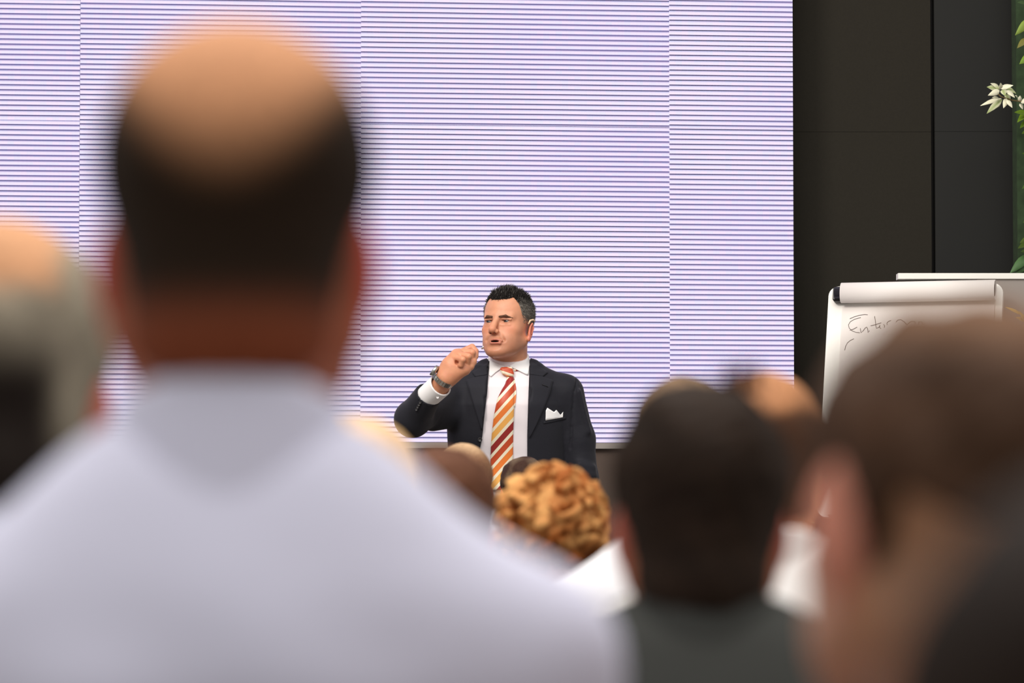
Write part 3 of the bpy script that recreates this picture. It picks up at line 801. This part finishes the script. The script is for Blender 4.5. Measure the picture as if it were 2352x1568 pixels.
for q_ in [(1324, 872), (1320, 900), (1316, 940), (1313, 980), (1310, 1030)]:
    p_ = L(*q_, -.05); y_ = fj.yat(p_[0], p_[2]); p_ = L(*q_, y_); seam.append(np.array((p_[0], fj.yat(p_[0], p_[2])-.0005, p_[2])))
for i_ in range(len(seam)-1): fj.put(capsule(seam[i_], seam[i_+1], .0042), .004, 'sub')
Vj, Qj = fj.mesh()
jacket = link('suit_jacket', mesh('suit_jacket', Vj+SP_OFF, Qj, M_SUIT), spk)
fj.front()

def ribbon(name, A, B_, fld, off, m, parent, nA=40, nB=10, thick=.003, bulge=0, cols=None, edge=0.0):
    """cloth patch between two pixel polylines, laid on the front of a field"""
    def resamp(P, n):
        P = np.array(P, float); d_ = np.r_[0, np.cumsum(np.hypot(*(P[1:]-P[:-1]).T))]; t = np.linspace(0, d_[-1], n)
        return np.stack([np.interp(t, d_, P[:, 0]), np.interp(t, d_, P[:, 1])], 1)
    a, b_ = resamp(A, nA), resamp(B_, nA); V = []
    for i in range(nA):
        for j in range(nB):
            u = j/(nB-1); q = a[i]*(1-u)+b_[i]*u; p = L(*q, -.12); y = fld.yat(p[0], p[2]); p = L(*q, y if y == y else -.06); y = fld.yat(p[0], p[2])
            V.append((p[0], y-off-bulge*math.sin(pi*u)**.7+edge*(u-.0), p[2]))
    V = np.array(V)
    ys = V[:, 1].reshape(nA, nB)
    for _ in range(3): 
        bad = np.isnan(ys); ys[bad] = np.nanmin(ys)
    for _ in range(2): ys[1:-1] = (ys[:-2]+2*ys[1:-1]+ys[2:])/4
    V[:, 1] = ys.ravel()
    n = len(V); VB = V+np.array((0, thick, 0)); Fc = []
    for i in range(nA-1):
        for j in range(nB-1):
            k = i*nB+j; Fc += [(k, k+1, k+nB+1, k+nB), (n+k+nB, n+k+nB+1, n+k+1, n+k)]
    rim = [j for j in range(nB)]+[i*nB+nB-1 for i in range(1, nA)]+[(nA-1)*nB+j for j in range(nB-2, -1, -1)]+[i*nB for i in range(nA-2, 0, -1)]
    for k in range(len(rim)):
        p, q = rim[k], rim[(k+1) % len(rim)]; Fc.append((p, n+p, n+q, q))
    return link(name, mesh(name, np.concatenate([V, VB])+SP_OFF, Fc, m, True), parent)
def cpx(P): return [(900+x/3.266, 630+y/3.266) for x, y in P]
def tpx(P): return [(1060+x/5.225, 800+y/5.225) for x, y in P]
# lapels (below the notch) and the jacket collar (above it)
ribbon('lapel', cpx([(731, 752), (727, 830), (722, 900), (714, 1000), (704, 1090), (688, 1195)]), cpx([(630, 768), (555, 795), (585, 900), (625, 1020), (655, 1110), (682, 1200)]), fj, .0062, M_LAPEL, spk)
ribbon('lapel', cpx([(1036, 752), (1034, 830), (1029, 920), (1023, 1040), (1018, 1150), (1016, 1246)]), cpx([(1130, 765), (1210, 795), (1188, 890), (1140, 1010), (1085, 1130), (1020, 1252)]), fj, .0062, M_LAPEL, spk)
ribbon('jacket_collar', cpx([(733, 655), (732, 690), (731, 750)]), cpx([(712, 665), (600, 735), (626, 768)]), fj, .0055, M_LAPEL, spk, 16, 10, edge=0)
ribbon('jacket_collar', cpx([(1036, 645), (1036, 690), (1036, 750)]), cpx([(1052, 655), (1172, 735), (1132, 766)]), fj, .0055, M_LAPEL, spk, 16, 10)
ribbon('breast_pocket', tpx([(985, 880), (1100, 858), (1250, 820)]), tpx([(985, 905), (1100, 884), (1255, 846)]), fj, .0022, M_LAPEL, spk, 14, 4, .002)
ribbon('pocket_square', tpx([(1009, 866), (1062, 857), (1110, 849), (1150, 842), (1190, 834), (1218, 829)]), tpx([(1012, 748), (1030, 712), (1110, 764), (1140, 738), (1188, 800), (1220, 762)]), fj, .0040, M_COLLAR, spk, 36, 6, .002)
bh = MB(); pts_ = []
for q_ in [(1245, 883), (1252, 885.5), (1259, 888.5)]:
    p_ = L(*q_, -.11); y_ = fj.yat(p_[0], p_[2]); p_ = L(*q_, y_); pts_.append(p_+np.array((0, -.0068, 0))+SP_OFF)
bh.tube(pts_, .0011, 6); bh.build('buttonhole', M_BLACK, jacket)
# shirt collar wings
ribbon('collar_wing', tpx([(512, 214), (470, 198), (420, 175), (370, 150), (336, 130)]), tpx([(514, 224), (470, 246), (410, 288), (352, 342), (331, 322)]), fs, .0055, M_COLLAR, spk, 24, 8, .003)
ribbon('collar_wing', tpx([(578, 208), (620, 186), (680, 150), (740, 104), (790, 66), (806, 80)]), tpx([(580, 216), (620, 236), (690, 270), (760, 306), (800, 322), (818, 190)]), fs, .0055, M_COLLAR, spk, 28, 8, .003)
# tie
M_TIE = bpy.data.materials.new('striped_silk'); M_TIE.use_nodes = True
nt = M_TIE.node_tree; N = nt.nodes; Lk = nt.links; bs = N['Principled BSDF']; bs.inputs['Roughness'].default_value = .42; bs.inputs['Sheen Weight'].default_value = .15
tc = N.new('ShaderNodeTexCoord'); sp = N.new('ShaderNodeSeparateXYZ'); Lk.new(tc.outputs['Object'], sp.inputs[0])
p0 = L(1155.7, 1003, -.13)
v = math_('SUBTRACT', math_('SUBTRACT', sp.outputs['Z'], math_('MULTIPLY', sp.outputs['X'], 1.12)), float(p0[2]-SZ-1.12*p0[0]))
u = math_('FRACT', math_('ADD', math_('DIVIDE', v, -.160), 10.0))
R_, U_, O_, Y_, C_ = (150, 22, 16), (196, 70, 20), (236, 124, 42), (244, 176, 84), (246, 234, 206)
r = N.new('ShaderNodeValToRGB'); r.color_ramp.interpolation = 'CONSTANT'; e = r.color_ramp.elements
stops = [(0, R_), (.068, C_), (.130, U_), (.270, C_), (.335, (224, 96, 28)), (.455, C_), (.520, Y_), (.645, C_), (.712, (160, 30, 16)), (.80, C_), (.862, R_)]
# four coloured stripes per repeat: dark red, rust, orange, yellow
stops = [(0, R_), (.075, C_), (.145, U_), (.275, C_), (.345, O_), (.475, C_), (.545, Y_), (.68, C_), (.925, R_)]
stops = [(0, R_), (.080, C_), (.165, U_), (.330, C_), (.415, O_), (.580, C_), (.665, Y_), (.825, C_), (.915, R_)]
while len(e) > 1: e.remove(e[-1])
e[0].position, e[0].color = 0, srgb(*R_)
for p, c in stops[1:]: e.new(p).color = srgb(*c)
Lk.new(u, r.inputs[0]); Lk.new(r.outputs[0], bs.inputs['Base Color'])
tie = ribbon('tie', tpx([(548, 346), (522, 430), (480, 500), (432, 600), (405, 720), (385, 830), (366, 1000), (352, 1180), (346, 1400), (346, 1700)]),
             tpx([(628, 344), (634, 430), (634, 520), (634, 620), (632, 730), (628, 850), (622, 1000), (620, 1180), (619, 1400), (619, 1700)]), fs, .006, M_TIE, spk, 70, 13, .004, .010)
ribbon('tie_tail', tpx([(628, 360), (628, 450), (628, 560), (628, 700)]), tpx([(636, 365), (655, 470), (656, 570), (642, 700)]), fs, .004, M_TIE, tie, 16, 4, .002)
fk = Field(L(1130, 880, -.19), L(1195, 830, -.06), .0015)
ky = fs.yat(*L(1164, 858, -.11)[[0, 2]])
fk.put(capsule(L(1154, 849, ky-.008), L(1172, 848, ky-.010), .0085, .0085), .004)
fk.put(capsule(L(1158, 855, ky-.011), L(1174, 856, ky-.011), .0085, .0085), .006)
fk.put(capsule(L(1166, 860, ky-.011), L(1175, 861, ky-.010), .0075, .0075), .006)
Vk, Qk = fk.mesh()
M_KNOT = M_TIE.copy(); M_KNOT.name = 'striped_silk_knot'
for n_ in M_KNOT.node_tree.nodes:                     # the knot's stripes run down to the right
    if n_.type == 'MATH' and n_.operation == 'MULTIPLY': n_.inputs[1].default_value = -.33
    if n_.type == 'MATH' and n_.operation == 'SUBTRACT' and not n_.inputs[1].is_linked: n_.inputs[1].default_value = float(L(1163, 851)[2]-SZ+.33*L(1163, 851)[0]+.0263)
    if n_.type == 'MATH' and n_.operation == 'DIVIDE': n_.inputs[1].default_value = -.105
link('tie_knot', mesh('tie_knot', Vk+SP_OFF, Qk, M_KNOT), tie)
ribbon('tie_loop', tpx([(626, 234), (660, 248), (690, 260)]), tpx([(626, 270), (655, 273), (692, 270)]), fs, .003, M_TIE, tie, 10, 4, .002)
# buttons
def disc(name, c, r, nrm, m, parent, th=.003, hole=.45):
    b = MB(); nrm = Vector(nrm).normalized(); a = nrm.orthogonal().normalized(); bb = nrm.cross(a); n = 16; V = []
    for (rr, h) in ((r, 0), (r, th), (r*.82, th*1.25), (r*.70, th*.7), (0.0001, th*.7)):
        V += [Vector(c)+(a*math.cos(2*pi*k/n)+bb*math.sin(2*pi*k/n))*rr+nrm*h for k in range(n)]
    b.add(V, [(i*n+k, i*n+(k+1) % n, (i+1)*n+(k+1) % n, (i+1)*n+k) for i in range(4) for k in range(n)]+[tuple(range(n-1, -1, -1))])
    b.v = [tuple(np.array(v)+SP_OFF) for v in b.v]
    return b.build(name, m, parent, True)
M_BTN = mat('suit_button', srgb(44, 42, 44), rough=.3)
q = L(1102.5, 1009.5, -.12); disc('button', (q[0], fj.yat(q[0], q[2])-.0005, q[2]), .0075, (0, -1, .05), M_BTN, jacket)
for k in range(4):
    q = L(957+k*3.0, 941-k*5.2, -.30); y = fj.yat(q[0], q[2]); disc('button', (q[0], y-.0005, q[2]), .0042, (-.25, -1, .1), M_BTN, jacket)
q = L(1226, 925)
# white cuff with a notch and button, wrist watch
CD = Vector(CUF-ELB).normalized(); WR = Vector(Hc(520, 830, .0))
fcuf = Field(np.array(CUF)-.10, np.array(CUF)+.10, .002)
c0, c1 = Vector(CUF)-CD*.02, Vector(L(1012, 884, -.345))
fcuf.put(capsule(c0, c1, .0380, .0390), .002)
ax_ = (c1-c0).normalized()
fcuf.put(capsule(c0-ax_*.08, c1+ax_*.08, .0335), .001, 'sub')
def cutend(X, Y, Z): return (X-c1.x)*ax_.x+(Y-c1.y)*ax_.y+(Z-c1.z)*ax_.z
fcuf.inter(cutend)
nq = Vector(L(1010, 912, -.385)); fcuf.put(ell(Vector(L(1013, 902, -.392)), (.006, .02, .016), Matrix.Rotation(.75, 4, 'Y')), .002, 'sub')
Vc, Qc = fcuf.mesh(); cuff = link('shirt_cuff', mesh('shirt_cuff', Vc+SP_OFF, Qc, M_COLLAR), spk)
fcuf.front(); q = L(1005, 912, -.36); y = fcuf.yat(q[0], q[2])
if y == y: disc('button', (q[0], y-.0003, q[2]), .0045, (0, -1, -.2), M_COLLAR, cuff, .002)
# watch: steel links round the wrist
wc = Vector(L(1019, 869, HY)); wd = (Vector(Hc(640, 640, 0))-Vector(Hc(330, 1080, .055))).normalized()
a = wd.orthogonal().normalized(); a = (Vector((0, -1, 0))-wd*Vector((0, -1, 0)).dot(wd)).normalized(); bb = wd.cross(a)
wb = MB(); nl = 26
def wpt(th, rr, h): return wc+(a*math.cos(th)*1.0+bb*math.sin(th)*1.08)*rr+wd*h
for k in range(nl):
    t0, t1 = 2*pi*(k+.07)/nl, 2*pi*(k+.93)/nl
    for (h0, h1, ro) in ((-.0085, -.0032, .0345), (-.0030, .0030, .0352), (.0032, .0085, .0345)):
        V = [wpt(t, r_, h) for h in (h0, h1) for r_ in (.0312, ro) for t in (t0, t1)]
        wb.add([tuple(np.array(v_)+SP_OFF) for v_ in V], [(0, 1, 3, 2), (4, 6, 7, 5), (2, 3, 7, 6), (0, 4, 5, 1), (0, 2, 6, 4), (1, 5, 7, 3)])
watch = wb.build('wristwatch', M_STEEL, spk)
bk = -bb if bb.x > 0 else bb
cs = MB(); pc = wc+bk*.036-a*.004
cs.tube([tuple(np.array(pc-bk*.004)+SP_OFF), tuple(np.array(pc+bk*.007)+SP_OFF), tuple(np.array(pc+bk*.009)+SP_OFF)], [.0195, .0195, .017], 24); cs.build('watch_case', M_STEEL, watch, True)
# headset microphone: hook over the ear, boom along the cheek
hm = MB()
def hp(x, y, z): return tuple(np.array(HM @ Vector((x, y, z)))+SP_OFF)
hm.tube([hp(.079, -.006, .004), hp(.084, -.004, .017), hp(.088, .008, .022), hp(.091, .016, .018)], [.0030, .0032, .0032, .0020], 8)
ms = hm.build('headset_microphone', M_BEIGE, spk, True)
bm_ = MB(); bm_.tube([hp(-.064, -.030, -.075), hp(-.060, -.055, -.088), hp(-.050, -.080, -.093), hp(-.036, -.096, -.093)], [.0012, .0013, .0014, .0014], 6); bm_.build('boom', M_BEIGE, ms, True)
mt = MB(); mt.tube([hp(-.046, -.087, -.093), hp(-.036, -.098, -.093), hp(-.030, -.106, -.092)], [.0018, .0026, .0020], 8); mt.build('capsule', M_WHITEP, ms, True)
# trousers and shoes
ft = Field((-.24, -.22, .2), (.25, .2, 1.14), .012)
ft.put(ell((.006, .020, 1.03), (.175, .098, .11)), .03)
for s in (-1, 1):
    ft.put(capsule((.006+s*.09, .015, 1.0), (.006+s*.10, .0, .66), .095, .075), .03); ft.put(capsule((.006+s*.10, .0, .66), (.006+s*.11, .02, .26), .075, .055), .03)
Vp, Qp = ft.mesh(); link('trousers', mesh('trousers', Vp+SP_OFF, Qp, M_DARKCLOTH), spk)
for s in (-1, 1):
    f = Field((-.09, -.2, 0), (.09, .09, .1), .008); f.put(ell((0, -.055, .035), (.05, .13, .034)), .01); f.put(ell((0, .02, .05), (.042, .06, .05)), .02)
    f.inter(lambda X, Y, Z: .004-Z+0*X+0*Y)
    Vp, Qp = f.mesh(); link('shoe', mesh('shoe', Vp+np.array((.006+s*.115, 0, -.004)), Qp, M_BLACK), spk)

# ================================================================== THE AUDIENCE (all seen from behind, facing the stage)
def audience(label, cx, ty, s, hs=(1, 1, 1), turn=0.0, tilt=0.0, skin=(206, 142, 106), nape=0.0, hair=None, hair_t=.008, hair_lump=.002, cloth=(200, 200, 215), cloth_name='shirt',
             sh_w=.19, sh_drop=.285, col_h=-.118, lift=.02, roll=0.0, ear=(.55, .12, .08), hres=.006, curls=0, extra=None, neck_r=.058, ears=1.0, tuft=None):
    Y = FPX/s
    top = W(cx, ty, Y)
    hz = top.z-.123*hs[2]
    rootname = 'person'
    S = np.array(hs)
    # body: head, neck, inner chest as one surface
    f = Field((-.24, -.17, -.50), (.24, .16, .17), .0065)
    head_prims(f, False, ears)
    f.put(capsule((0, .030, -.06), (0, .045, -.22), neck_r/hs[0]*.98, (neck_r+.004)/hs[0]), .03)
    f.put(ell((0, .03, -.36), (.15, .10, .16)), .05)
    V, Q = f.mesh()
    sk = np.array(lin(skin)); x, y, z = V.T
    c = np.tile(sk, (len(V), 1))
    c = mixc(c, np.array(ear), sstep(.067, .075, np.abs(x))*(z > -.06)*(z < .04)*.9)  # ears painted red: glow of the screen's backlight put into the colour
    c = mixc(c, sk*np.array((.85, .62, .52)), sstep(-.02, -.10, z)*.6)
    lp = (np.abs(x) < .022)&(np.abs(z+.074) < .010)&(y < -.084); c[lp] = np.array(lin((170, 90, 80)))
    ey = ((np.abs(x)-.033)**2/.012**2+(z/.006)**2 < 1)&(y < -.06); c[ey] = np.array(lin((60, 45, 40)))
    c = np.clip(c, 0, 1)
    TM = Matrix.Translation((0, 0, hz)) @ Matrix.Rotation(turn, 4, 'Z') @ Matrix.Rotation(roll, 4, 'Y') @ Matrix.Rotation(tilt, 4, 'X')
    GM = Matrix.Translation((0, 0, hz+lift))
    up = z > -.10
    Vw = V*np.where(up[:, None], S, S*np.array((1, 1, 1)))
    Vb_, Qs, Cs_ = [apply_m(TM, Vw)], [Q], [c]
    n_ = len(V)
    for s_ in (-1, 1):                                    # hands on the lap, palms down
        hv = HAND_V*np.array((1, 1, 1)); hq = HAND_Q
        if s_ < 0: hv = hv*np.array((1, -1, 1)); hq = hq[:, ::-1]
        MH = Matrix.Translation((s_*(sh_w-.03), -.175, hz+lift-.605)) @ Matrix.Rotation(-pi/2, 4, 'X') @ Matrix.Rotation(-pi/2, 4, 'Z')
        Vb_.append(apply_m(MH, hv)); Qs.append(hq+n_); Cs_.append(np.tile(sk, (len(hv), 1))); n_ += len(hv)
    o = link(rootname, mesh(rootname, np.concatenate(Vb_), np.concatenate(Qs), M_SKIN, True, np.concatenate(Cs_)))
    o.location = (top.x, Y, 0); o.rotation_euler = (0, 0, pi)
    tag(o, label, 'person', 'seated listeners seen from behind')
    # hair
    if curls:
        fc_ = Field((-.15, -.13, -.11), (.15, .18, .19), .005)
        fc_.put(ell((0, .022, .040), (.088, .100, .088)), .01)
        d = rng.normal(size=(curls*3, 3)); p, n_ = skull_pt(d); k = p[:, 2] > np.interp(p[:, 1], [-.1, 0, .1], [.06, -.03, -.07]); p, n_ = p[k][:curls], n_[k][:curls]
        for i in range(len(p)):
            a = p[i]+n_[i]*rng.uniform(.012, .034); t = np.cross(n_[i], rng.normal(size=3)); t /= np.linalg.norm(t)
            fc_.put(capsule(a, a+t*rng.uniform(.008, .022)+n_[i]*.004, rng.uniform(.007, .011), rng.uniform(.005, .009)), .0035)
        Vh_, Qh_ = fc_.mesh()
    else:
        fc_ = Field((-.125, -.125, -.11), (.125, .155, .165), hres)
        t = hair_t
        fc_.put(ell((0, .015, .043), (.076+t, .096+t, .080+t)), .01)
        fc_.put(ell((0, -.030, .040), (.062+t, .056+t, .058+t)), .03)
        fc_.put(capsule((0, .050, -.058), (0, .044, -.03), .056+t), .03)
        def cut(X, Y_, Z):
            a = np.degrees(np.abs(np.arctan2(X, -(Y_-.005))))+0*Z
            return (np.interp(a, [0, 18, 34, 46, 56, 66, 76, 84, 96, 112, 128, 150, 180], [.073, .075, .084, .070, .040, .000, -.022, .016, .012, -.035, -.066+nape, -.080+nape, -.084+nape])-Z)*.6
        fc_.inter(cut)
        if extra: extra(fc_)
        Vh_, Qh_ = fc_.mesh()
        q = Vh_-np.array((0, .015, .03)); q /= np.linalg.norm(q, axis=1)[:, None]
        Vh_ = Vh_+q*(wob(Vh_, 55, int(cx))*hair_lump)[:, None]+q*(wob(Vh_, 160, int(cx)+1)*hair_lump*.4)[:, None]
    hc = np.clip(hair(Vh_), 0, 1)
    link('hair', mesh('hair', apply_m(TM, Vh_*S), Qh_, M_HAIR, True, hc), o)
    if tuft:                                            # a few hairs standing up from the crown
        n = 46; P_ = np.stack([rng.normal(tuft, .014, n), rng.normal(.03, .014, n), np.full(n, .118)], 1)
        D_ = np.stack([rng.normal(-.1, .22, n), rng.normal(0, .2, n), np.ones(n)], 1); D_ /= np.linalg.norm(D_, axis=1)[:, None]
        Vt_, Tt_, Ct_ = spikes(P_, D_, rng.uniform(.02, .042, n), np.full(n, .0011), np.tile(np.array(lin((70, 40, 30))), (n, 1)))
        link('hair_tuft', mesh('hair_tuft', apply_m(TM, Vt_*S), [tuple(t_) for t_ in Tt_], M_HAIR, True, Ct_), o)
    # clothes: shoulders, sleeves, back, collar
    zb_ = .50-hz-lift
    f = Field((-.36, -.26, zb_-.04), (.36, .26, -.06), .011)
    cw = neck_r+.010
    f.put(capsule((-.05, .035, -.205), (.05, .035, -.205), .068), .02)
    for s_ in (-1, 1):
        f.put(capsule((s_*.045, .035, -.200), (s_*sh_w, .030, -sh_drop), .066, .062), .04)
        f.put(capsule((s_*sh_w, .030, -sh_drop), (s_*(sh_w+.035), .00, -.54), .060, .050), .03)
        f.put(capsule((s_*(sh_w+.035), .00, -.54), (s_*(sh_w-.03), -.17, -.60), .050, .042), .02)
    zs = [zb_-.02, zb_+.15, -.42, -.30, -.24, -.18]; A = [.185, .175, .188, .185, .15, .06]; B = [.135, .120, .128, .118, .095, .06]
    def torso(X, Y_, Z):
        a = np.interp(Z, zs, A); b_ = np.interp(Z, zs, B)
        return np.maximum((np.sqrt((X/a)**2+((Y_-.03)/b_)**2)-1)*np.minimum(a, b_), np.maximum(Z+.19, zb_-.02-Z))
    f.put((torso, (-.2, -.12, zb_-.04), (.2, .19, -.17)), .04)
    f.put(ell((0, .050, -.285), (.150, .088, .105)), .06)
    V, Q = f.mesh()
    fold = wob(V*np.array((1, 1, .6)), 26, int(cx)+7); V[:, 1] += fold*.0030*(V[:, 1] > 0)*sstep(-.2, -.3, V[:, 2])
    cl = np.array(lin(cloth)); cc = np.tile(cl, (len(V), 1))
    g = link(cloth_name, mesh(cloth_name, apply_m(GM, V), Q, M_ATTRCLOTH, True, cc), o)
    f = Field((-.11, -.10, -.24), (.11, .14, -.06), .006)
    f.put(capsule((0, .038, -.215), (0, .032, -.10), cw+.014, cw+.002), .01)
    f.put(capsule((0, .038, -.26), (0, .030, -.05), cw-.006), .002, 'sub')
    f.inter(lambda X, Y_, Z: np.maximum(Z-(col_h+.32*(Y_-.09))-0*X, -.225-Z))
    V, Q = f.mesh(); link('collar', mesh('collar', apply_m(GM, V), Q, M_ATTRCLOTH, True, np.tile(cl*1.02, (len(V), 1))), g)
    # trousers down to the floor
    f = Field((-.22, -.62, 0), (.22, .22, .66), .016)
    f.put(ell((0, .03, .50), (.175, .13, .11)), .03)
    for s_ in (-1, 1):
        f.put(capsule((s_*.085, .02, .50), (s_*.11, -.40, .52), .085, .065), .03); f.put(capsule((s_*.11, -.40, .52), (s_*.11, -.36, .07), .062, .045), .03)
        f.put(capsule((s_*.11, -.35, .045), (s_*.12, -.53, .035), .042, .034), .02)
    V, Q = f.mesh(); link('trousers', mesh('trousers', V, Q, M_DARKCLOTH), o)
    return o

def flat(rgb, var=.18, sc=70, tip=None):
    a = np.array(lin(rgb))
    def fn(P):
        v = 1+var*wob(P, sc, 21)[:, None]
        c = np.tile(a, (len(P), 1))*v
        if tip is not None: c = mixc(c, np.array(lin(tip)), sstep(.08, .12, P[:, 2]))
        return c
    return fn
def bald_hair(P):
    sk = np.array(lin((204, 146, 106))); dk = np.array(lin((40, 28, 18))); nk = np.array(lin((122, 62, 38)))  # shaved nape, with the shade under the skull put into its colour
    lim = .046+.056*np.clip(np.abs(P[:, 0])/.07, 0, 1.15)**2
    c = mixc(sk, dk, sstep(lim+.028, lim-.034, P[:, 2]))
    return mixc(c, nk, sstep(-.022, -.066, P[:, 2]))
def grey_hair(P):
    sk = np.array(lin((206, 152, 112))); gr = np.array(lin((150, 140, 122))); dk = np.array(lin((36, 29, 25)))
    side = sstep(.034, .062, np.abs(P[:, 0]))*sstep(-.06, -.02, P[:, 2])
    c = mixc(gr, dk, sstep(.060, .0, P[:, 2])*(1-side)+.0)
    crown = sstep(.058, .085, P[:, 2]-.012*wob(P, 40, 2))*sstep(-.062, -.035, P[:, 0])
    return mixc(c, sk, crown)
def dark_hair(P):
    c = flat((34, 25, 19), .25)(P)
    m = np.exp(-(((P[:, 0]+.052)/.036)**2+((P[:, 2]-.098)/.045)**2))
    return mixc(c, np.array(lin((196, 138, 98))), m*1.1)
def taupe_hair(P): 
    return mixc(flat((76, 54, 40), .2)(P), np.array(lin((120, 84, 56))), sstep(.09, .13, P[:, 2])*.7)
def salt(P):
    return mixc(np.array(lin((60, 40, 32))), np.array(lin((112, 94, 76))), .15+.5*wob(P, 45, 4))

def curl_hair(P): return mixc(mixc(np.array(lin((150, 84, 36))), np.array(lin((214, 160, 98))), .5+.6*wob(P, 75, 31)), np.array(lin((110, 58, 24))), sstep(.05, -.06, P[:, 2])*.7)
def tan_hair(P): return mixc(np.array(lin((84, 56, 40))), np.array(lin((176, 122, 84))), sstep(.050, .085, P[:, 2]+.012*wob(P, 45, 9)))
# front rows first
audience('small dark-haired head low in front of the speaker\'s striped tie', 1203, 1052, 760, hs=(.86, .86, .86), hair=salt, hair_t=.006, cloth=(70, 62, 60), hres=.005)
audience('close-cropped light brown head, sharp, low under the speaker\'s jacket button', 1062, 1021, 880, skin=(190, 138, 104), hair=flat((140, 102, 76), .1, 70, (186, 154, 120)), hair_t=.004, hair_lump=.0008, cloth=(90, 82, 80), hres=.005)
audience('person with curly golden-blond hair below the speaker', 1268, 1108, 1180, hair=curl_hair, curls=330, cloth=(120, 96, 78), lift=.0)
audience('blurred brown-haired head between bald man\'s shoulder and curly head', 1012, 1036, 1550, skin=(150, 92, 64), hair=flat((92, 58, 41), .15), hair_t=.008, cloth=(112, 72, 52), lift=.04)
audience('listener with grey-brown hair in white shirt, left behind the dark-haired man', 1572, 873, 1430, hair=flat((136, 108, 82), .2), hair_t=.006, cloth=(246, 246, 250), sh_w=.195, ear=(.5, .2, .14))
audience('tan balding head in bright white shirt, right behind the dark-haired man', 1752, 862, 1750, hs=(.95, .95, .95), skin=(206, 150, 110), hair=tan_hair, hair_t=.003, cloth=(250, 246, 243), sh_w=.19, lift=.035)
audience('blond head peeking over the bald man\'s right shoulder', 806, 974, 1850, hair=flat((236, 188, 122), .15), hair_t=.012, cloth=(150, 120, 90))
audience('man with black-brown hair and red ears in charcoal jacket', 1608, 892, 2400, hs=(1.0, 1.0, 1.02), hair=flat((40, 28, 20), .25), hair_t=.008, hair_lump=.003, cloth=(62, 63, 60), cloth_name='jacket', tuft=-.034, sh_w=.20, lift=.055, skin=(190, 118, 82), ear=(.50, .10, .06))
audience('grey-haired balding man at left edge in pale blue shirt', 26, 532, 2600, hs=(1.06, 1.0, 1.17), hair=grey_hair, hair_t=.008, cloth=(206, 218, 238), sh_w=.20, lift=.012, skin=(196, 120, 88))
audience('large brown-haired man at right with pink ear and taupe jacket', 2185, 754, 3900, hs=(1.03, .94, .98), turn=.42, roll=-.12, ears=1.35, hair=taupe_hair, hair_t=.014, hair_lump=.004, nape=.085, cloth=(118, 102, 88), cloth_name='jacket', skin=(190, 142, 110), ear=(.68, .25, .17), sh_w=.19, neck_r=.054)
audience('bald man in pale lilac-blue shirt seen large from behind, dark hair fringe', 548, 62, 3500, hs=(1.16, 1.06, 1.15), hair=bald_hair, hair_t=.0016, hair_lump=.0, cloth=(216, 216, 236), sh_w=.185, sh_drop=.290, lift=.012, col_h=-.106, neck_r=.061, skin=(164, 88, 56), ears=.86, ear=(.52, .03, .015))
audience('very near dark-haired head blurred in the bottom right corner', 2640, 1145, 7000, hair=flat((30, 19, 12), .2), hair_t=.012, cloth=(46, 36, 30))
